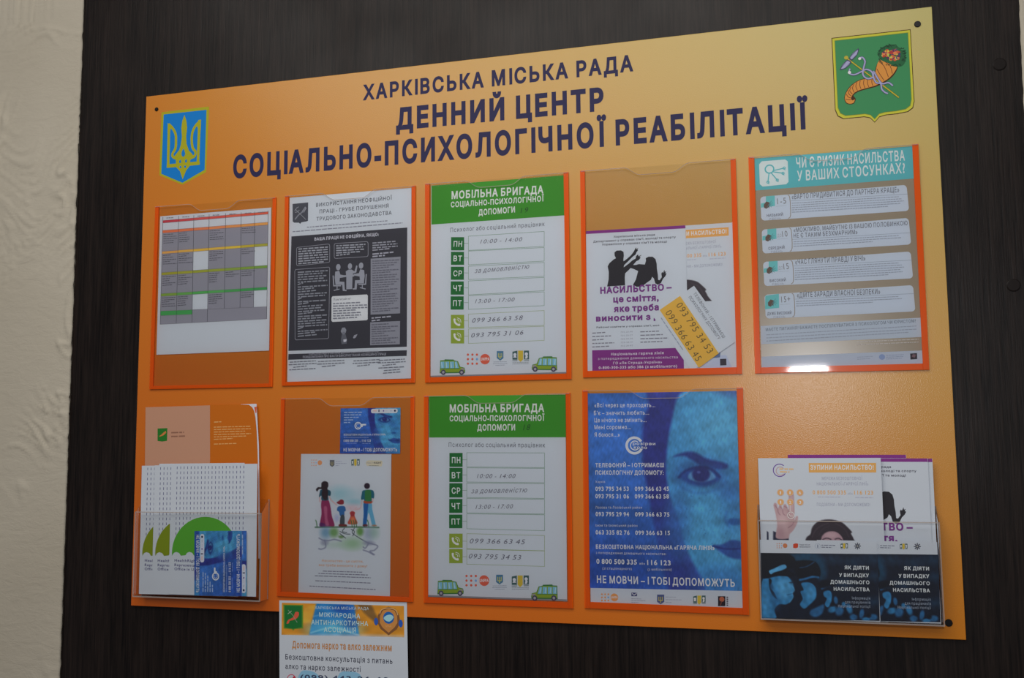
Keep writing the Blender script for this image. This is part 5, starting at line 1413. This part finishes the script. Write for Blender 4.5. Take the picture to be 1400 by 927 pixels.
# measured on this copy itself
w1.done()
for dx in (.0016, -.0012):
    pass
def police(X, Y):
    p = Paint(X, Y, (14, 22, 40))
    B1, B2, B3, BD = (44, 116, 166), (38, 98, 148), (82, 156, 204), (10, 14, 26)
    for cx, cy, r in ((560, 180, 50), (700, 200, 60), (840, 180, 60), (640, 350, 60), (860, 300, 50), (860, 480, 50)): p.ell(cx, cy, r, r * .6, (26, 56, 82), 1.6, .7)
    p.poly([(270, 140), (460, 140), (520, 260), (490, 330), (440, 300), (330, 230)], (24, 70, 100), 40, .8)
    # first officer
    p.poly([(110, 315), (180, 298), (240, 300), (272, 340), (284, 366), (290, 400), (276, 420), (282, 446), (262, 480), (230, 500), (180, 500), (150, 540), (160, 600), (60, 600), (60, 340)], B1, 8)
    p.ell(210, 380, 60, 60, B3, 1.0, .5); p.ell(90, 500, 40, 80, B3, 1.2, .35)
    p.poly([(110, 320), (130, 330), (124, 380), (150, 420), (166, 460), (140, 440), (116, 390)], BD, 6, .9); p.ell(264, 345, 14, 6, BD, .6, .8)
    p.poly([(60, 140), (200, 130), (280, 160), (300, 200), (290, 240), (240, 250), (300, 290), (250, 300), (150, 296), (60, 310)], BD, 6)
    p.poly([(112, 262), (150, 244), (196, 222), (226, 218), (234, 240), (200, 258), (150, 272), (124, 286)], B3, 6)
    p.poly([(180, 330), (250, 320), (276, 372), (262, 440), (216, 470), (176, 430)], B3, 30, .55)
    p.stroke([(272, 366), (292, 398), (276, 420), (282, 446), (256, 486)], 5, (110, 180, 220), 8, .6); p.stroke([(240, 432), (272, 424)], 5, (26, 70, 112), 6, .8); p.ell(150, 470, 40, 70, (30, 84, 132), 1.2, .5)
    p.stroke([(120, 300), (190, 290), (270, 300)], 10, BD, 6, .9); p.ell(128, 372, 12, 20, (30, 78, 122), .9, .8)
    # second officer
    p.poly([(340, 350), (400, 345), (440, 380), (446, 440), (430, 470), (400, 500), (360, 530), (330, 500), (350, 460), (334, 410), (356, 396)], B1, 7); p.ell(405, 420, 34, 50, B3, 1.0, .45)
    p.poly([(280, 200), (420, 190), (470, 240), (470, 306), (400, 320), (330, 320), (300, 280)], BD, 10); p.stroke([(330, 326), (370, 318), (420, 304), (460, 308)], 14, B2, 6)
    p.stroke([(330, 240), (380, 230), (430, 200)], 7, B2, 6, .6)
    p.poly([(410, 540), (450, 520), (500, 500), (490, 560), (440, 590), (400, 570)], B2, 14, .9)
    # third and the row beyond
    p.poly([(500, 410), (540, 402), (556, 430), (552, 480), (530, 520), (506, 500), (520, 460), (500, 440)], B1, 7); p.stroke([(486, 388), (520, 376), (548, 372)], 12, B2, 6); p.poly([(480, 330), (560, 330), (570, 372), (480, 384)], BD, 10, .8)
    for x, y, rx, ry, r in ((585, 470, 14, 26, -10), (560, 535, 30, 22, -20), (610, 545, 28, 34, 20), (680, 530, 20, 36, -20), (710, 590, 26, 22, 0), (768, 565, 16, 34, 10), (800, 605, 30, 14, 0), (850, 590, 28, 22, 0), (640, 500, 14, 18, 0)): p.ell(x, y, rx, ry, B2 if (x % 20) else B1, .6, .95, r)
    for x, y in ((560, 500), (650, 580), (730, 560), (820, 580), (600, 600)): p.ell(x, y, 16, 14, BD, .8, .8)
    p.noise(60, .08, 4)
    return p.C
C8 = (1030, 730, 5.185)
def police_item(label, quad, d, src=None):
    it = Item('police_leaflet', label, 'leaflet', quad, d, C8, group='dark blue police leaflets', E=.51)
    return it
p1 = police_item('dark blue police leaflet showing officers in profile, foremost in the right-hand rack', [(48, 44), (878, 52), (896, 618), (62, 600)], .0205)
p1.sheet()
p1.picture('officers_picture', 0, 0, 0, 0, police, step=.8, quad=[(51, 134), (882, 143), (896, 617), (62, 599)], label='blue toned photo of police officers in profile')
t = p1.part('white_lettering', 3)
WL = (206, 212, 224)
t.text('ЯК ДІЯТИ', 646, 250, 819, 254, 26, WL, .03); t.text('У ВИПАДКУ', 608, 304, 820, 307, 26, WL, .03); t.text('ДОМАШНЬОГО', 546, 352, 823, 357, 26, WL, .03); t.text('НАСИЛЬСТВА', 570, 402, 824, 407, 26, WL, .03)
t.text('Інформація', 700, 463, 828, 466, 20, (160, 172, 190), -.005); t.text('для працівників', 650, 492, 830, 495, 20, (160, 172, 190), -.005); t.text('Національної поліції', 602, 520, 831, 524, 20, (160, 172, 190), -.005)
l = p1.part('partner_logos', 1)
un_logo(l, 168, 68, 16, 15, 3.6, 16, (196, 120, 80), txt=False)
l.poly([(282, 72), (300, 66), (318, 70), (316, 96), (300, 102), (282, 98)], (196, 70, 44)); l.text('Рада жінок', 328, 81, 402, 81, 10, (84, 86, 100), .02); l.text('Фермерок', 328, 96, 405, 96, 10, (84, 86, 100), .02)
l.disc(456, 86, 19, (150, 160, 180), n=20, inner=17); l.poly([(452, 76), (460, 76), (460, 98), (452, 98)], (130, 140, 160)); l.greek(482, 80, 580, 82, 6, (120, 124, 140)); l.greek(482, 94, 556, 96, 6, (120, 124, 140))
centre_logo(l, 618, 66, 52, 42)
for k in range(8): l.line([(738, 86), (738 + 24 * math.cos(k * math.pi / 4), 86 + 24 * math.sin(k * math.pi / 4))], 7, (74, 76, 88), 0)
l.disc(738, 86, 13, (84, 88, 100), 1); l.disc(738, 86, 5, (170, 170, 160), 2)
p1.done()
p2 = dup(p1.root, 'dark blue police leaflet half hidden behind the foremost one, right-hand rack')
pa, pb = at(1100, 800, .02), at(1100 + 415 / 5.185, 801.5, .02)
p2.location.x += pb.x - pa.x; p2.location.y += .0012; p2.location.z += pb.z - pa.z
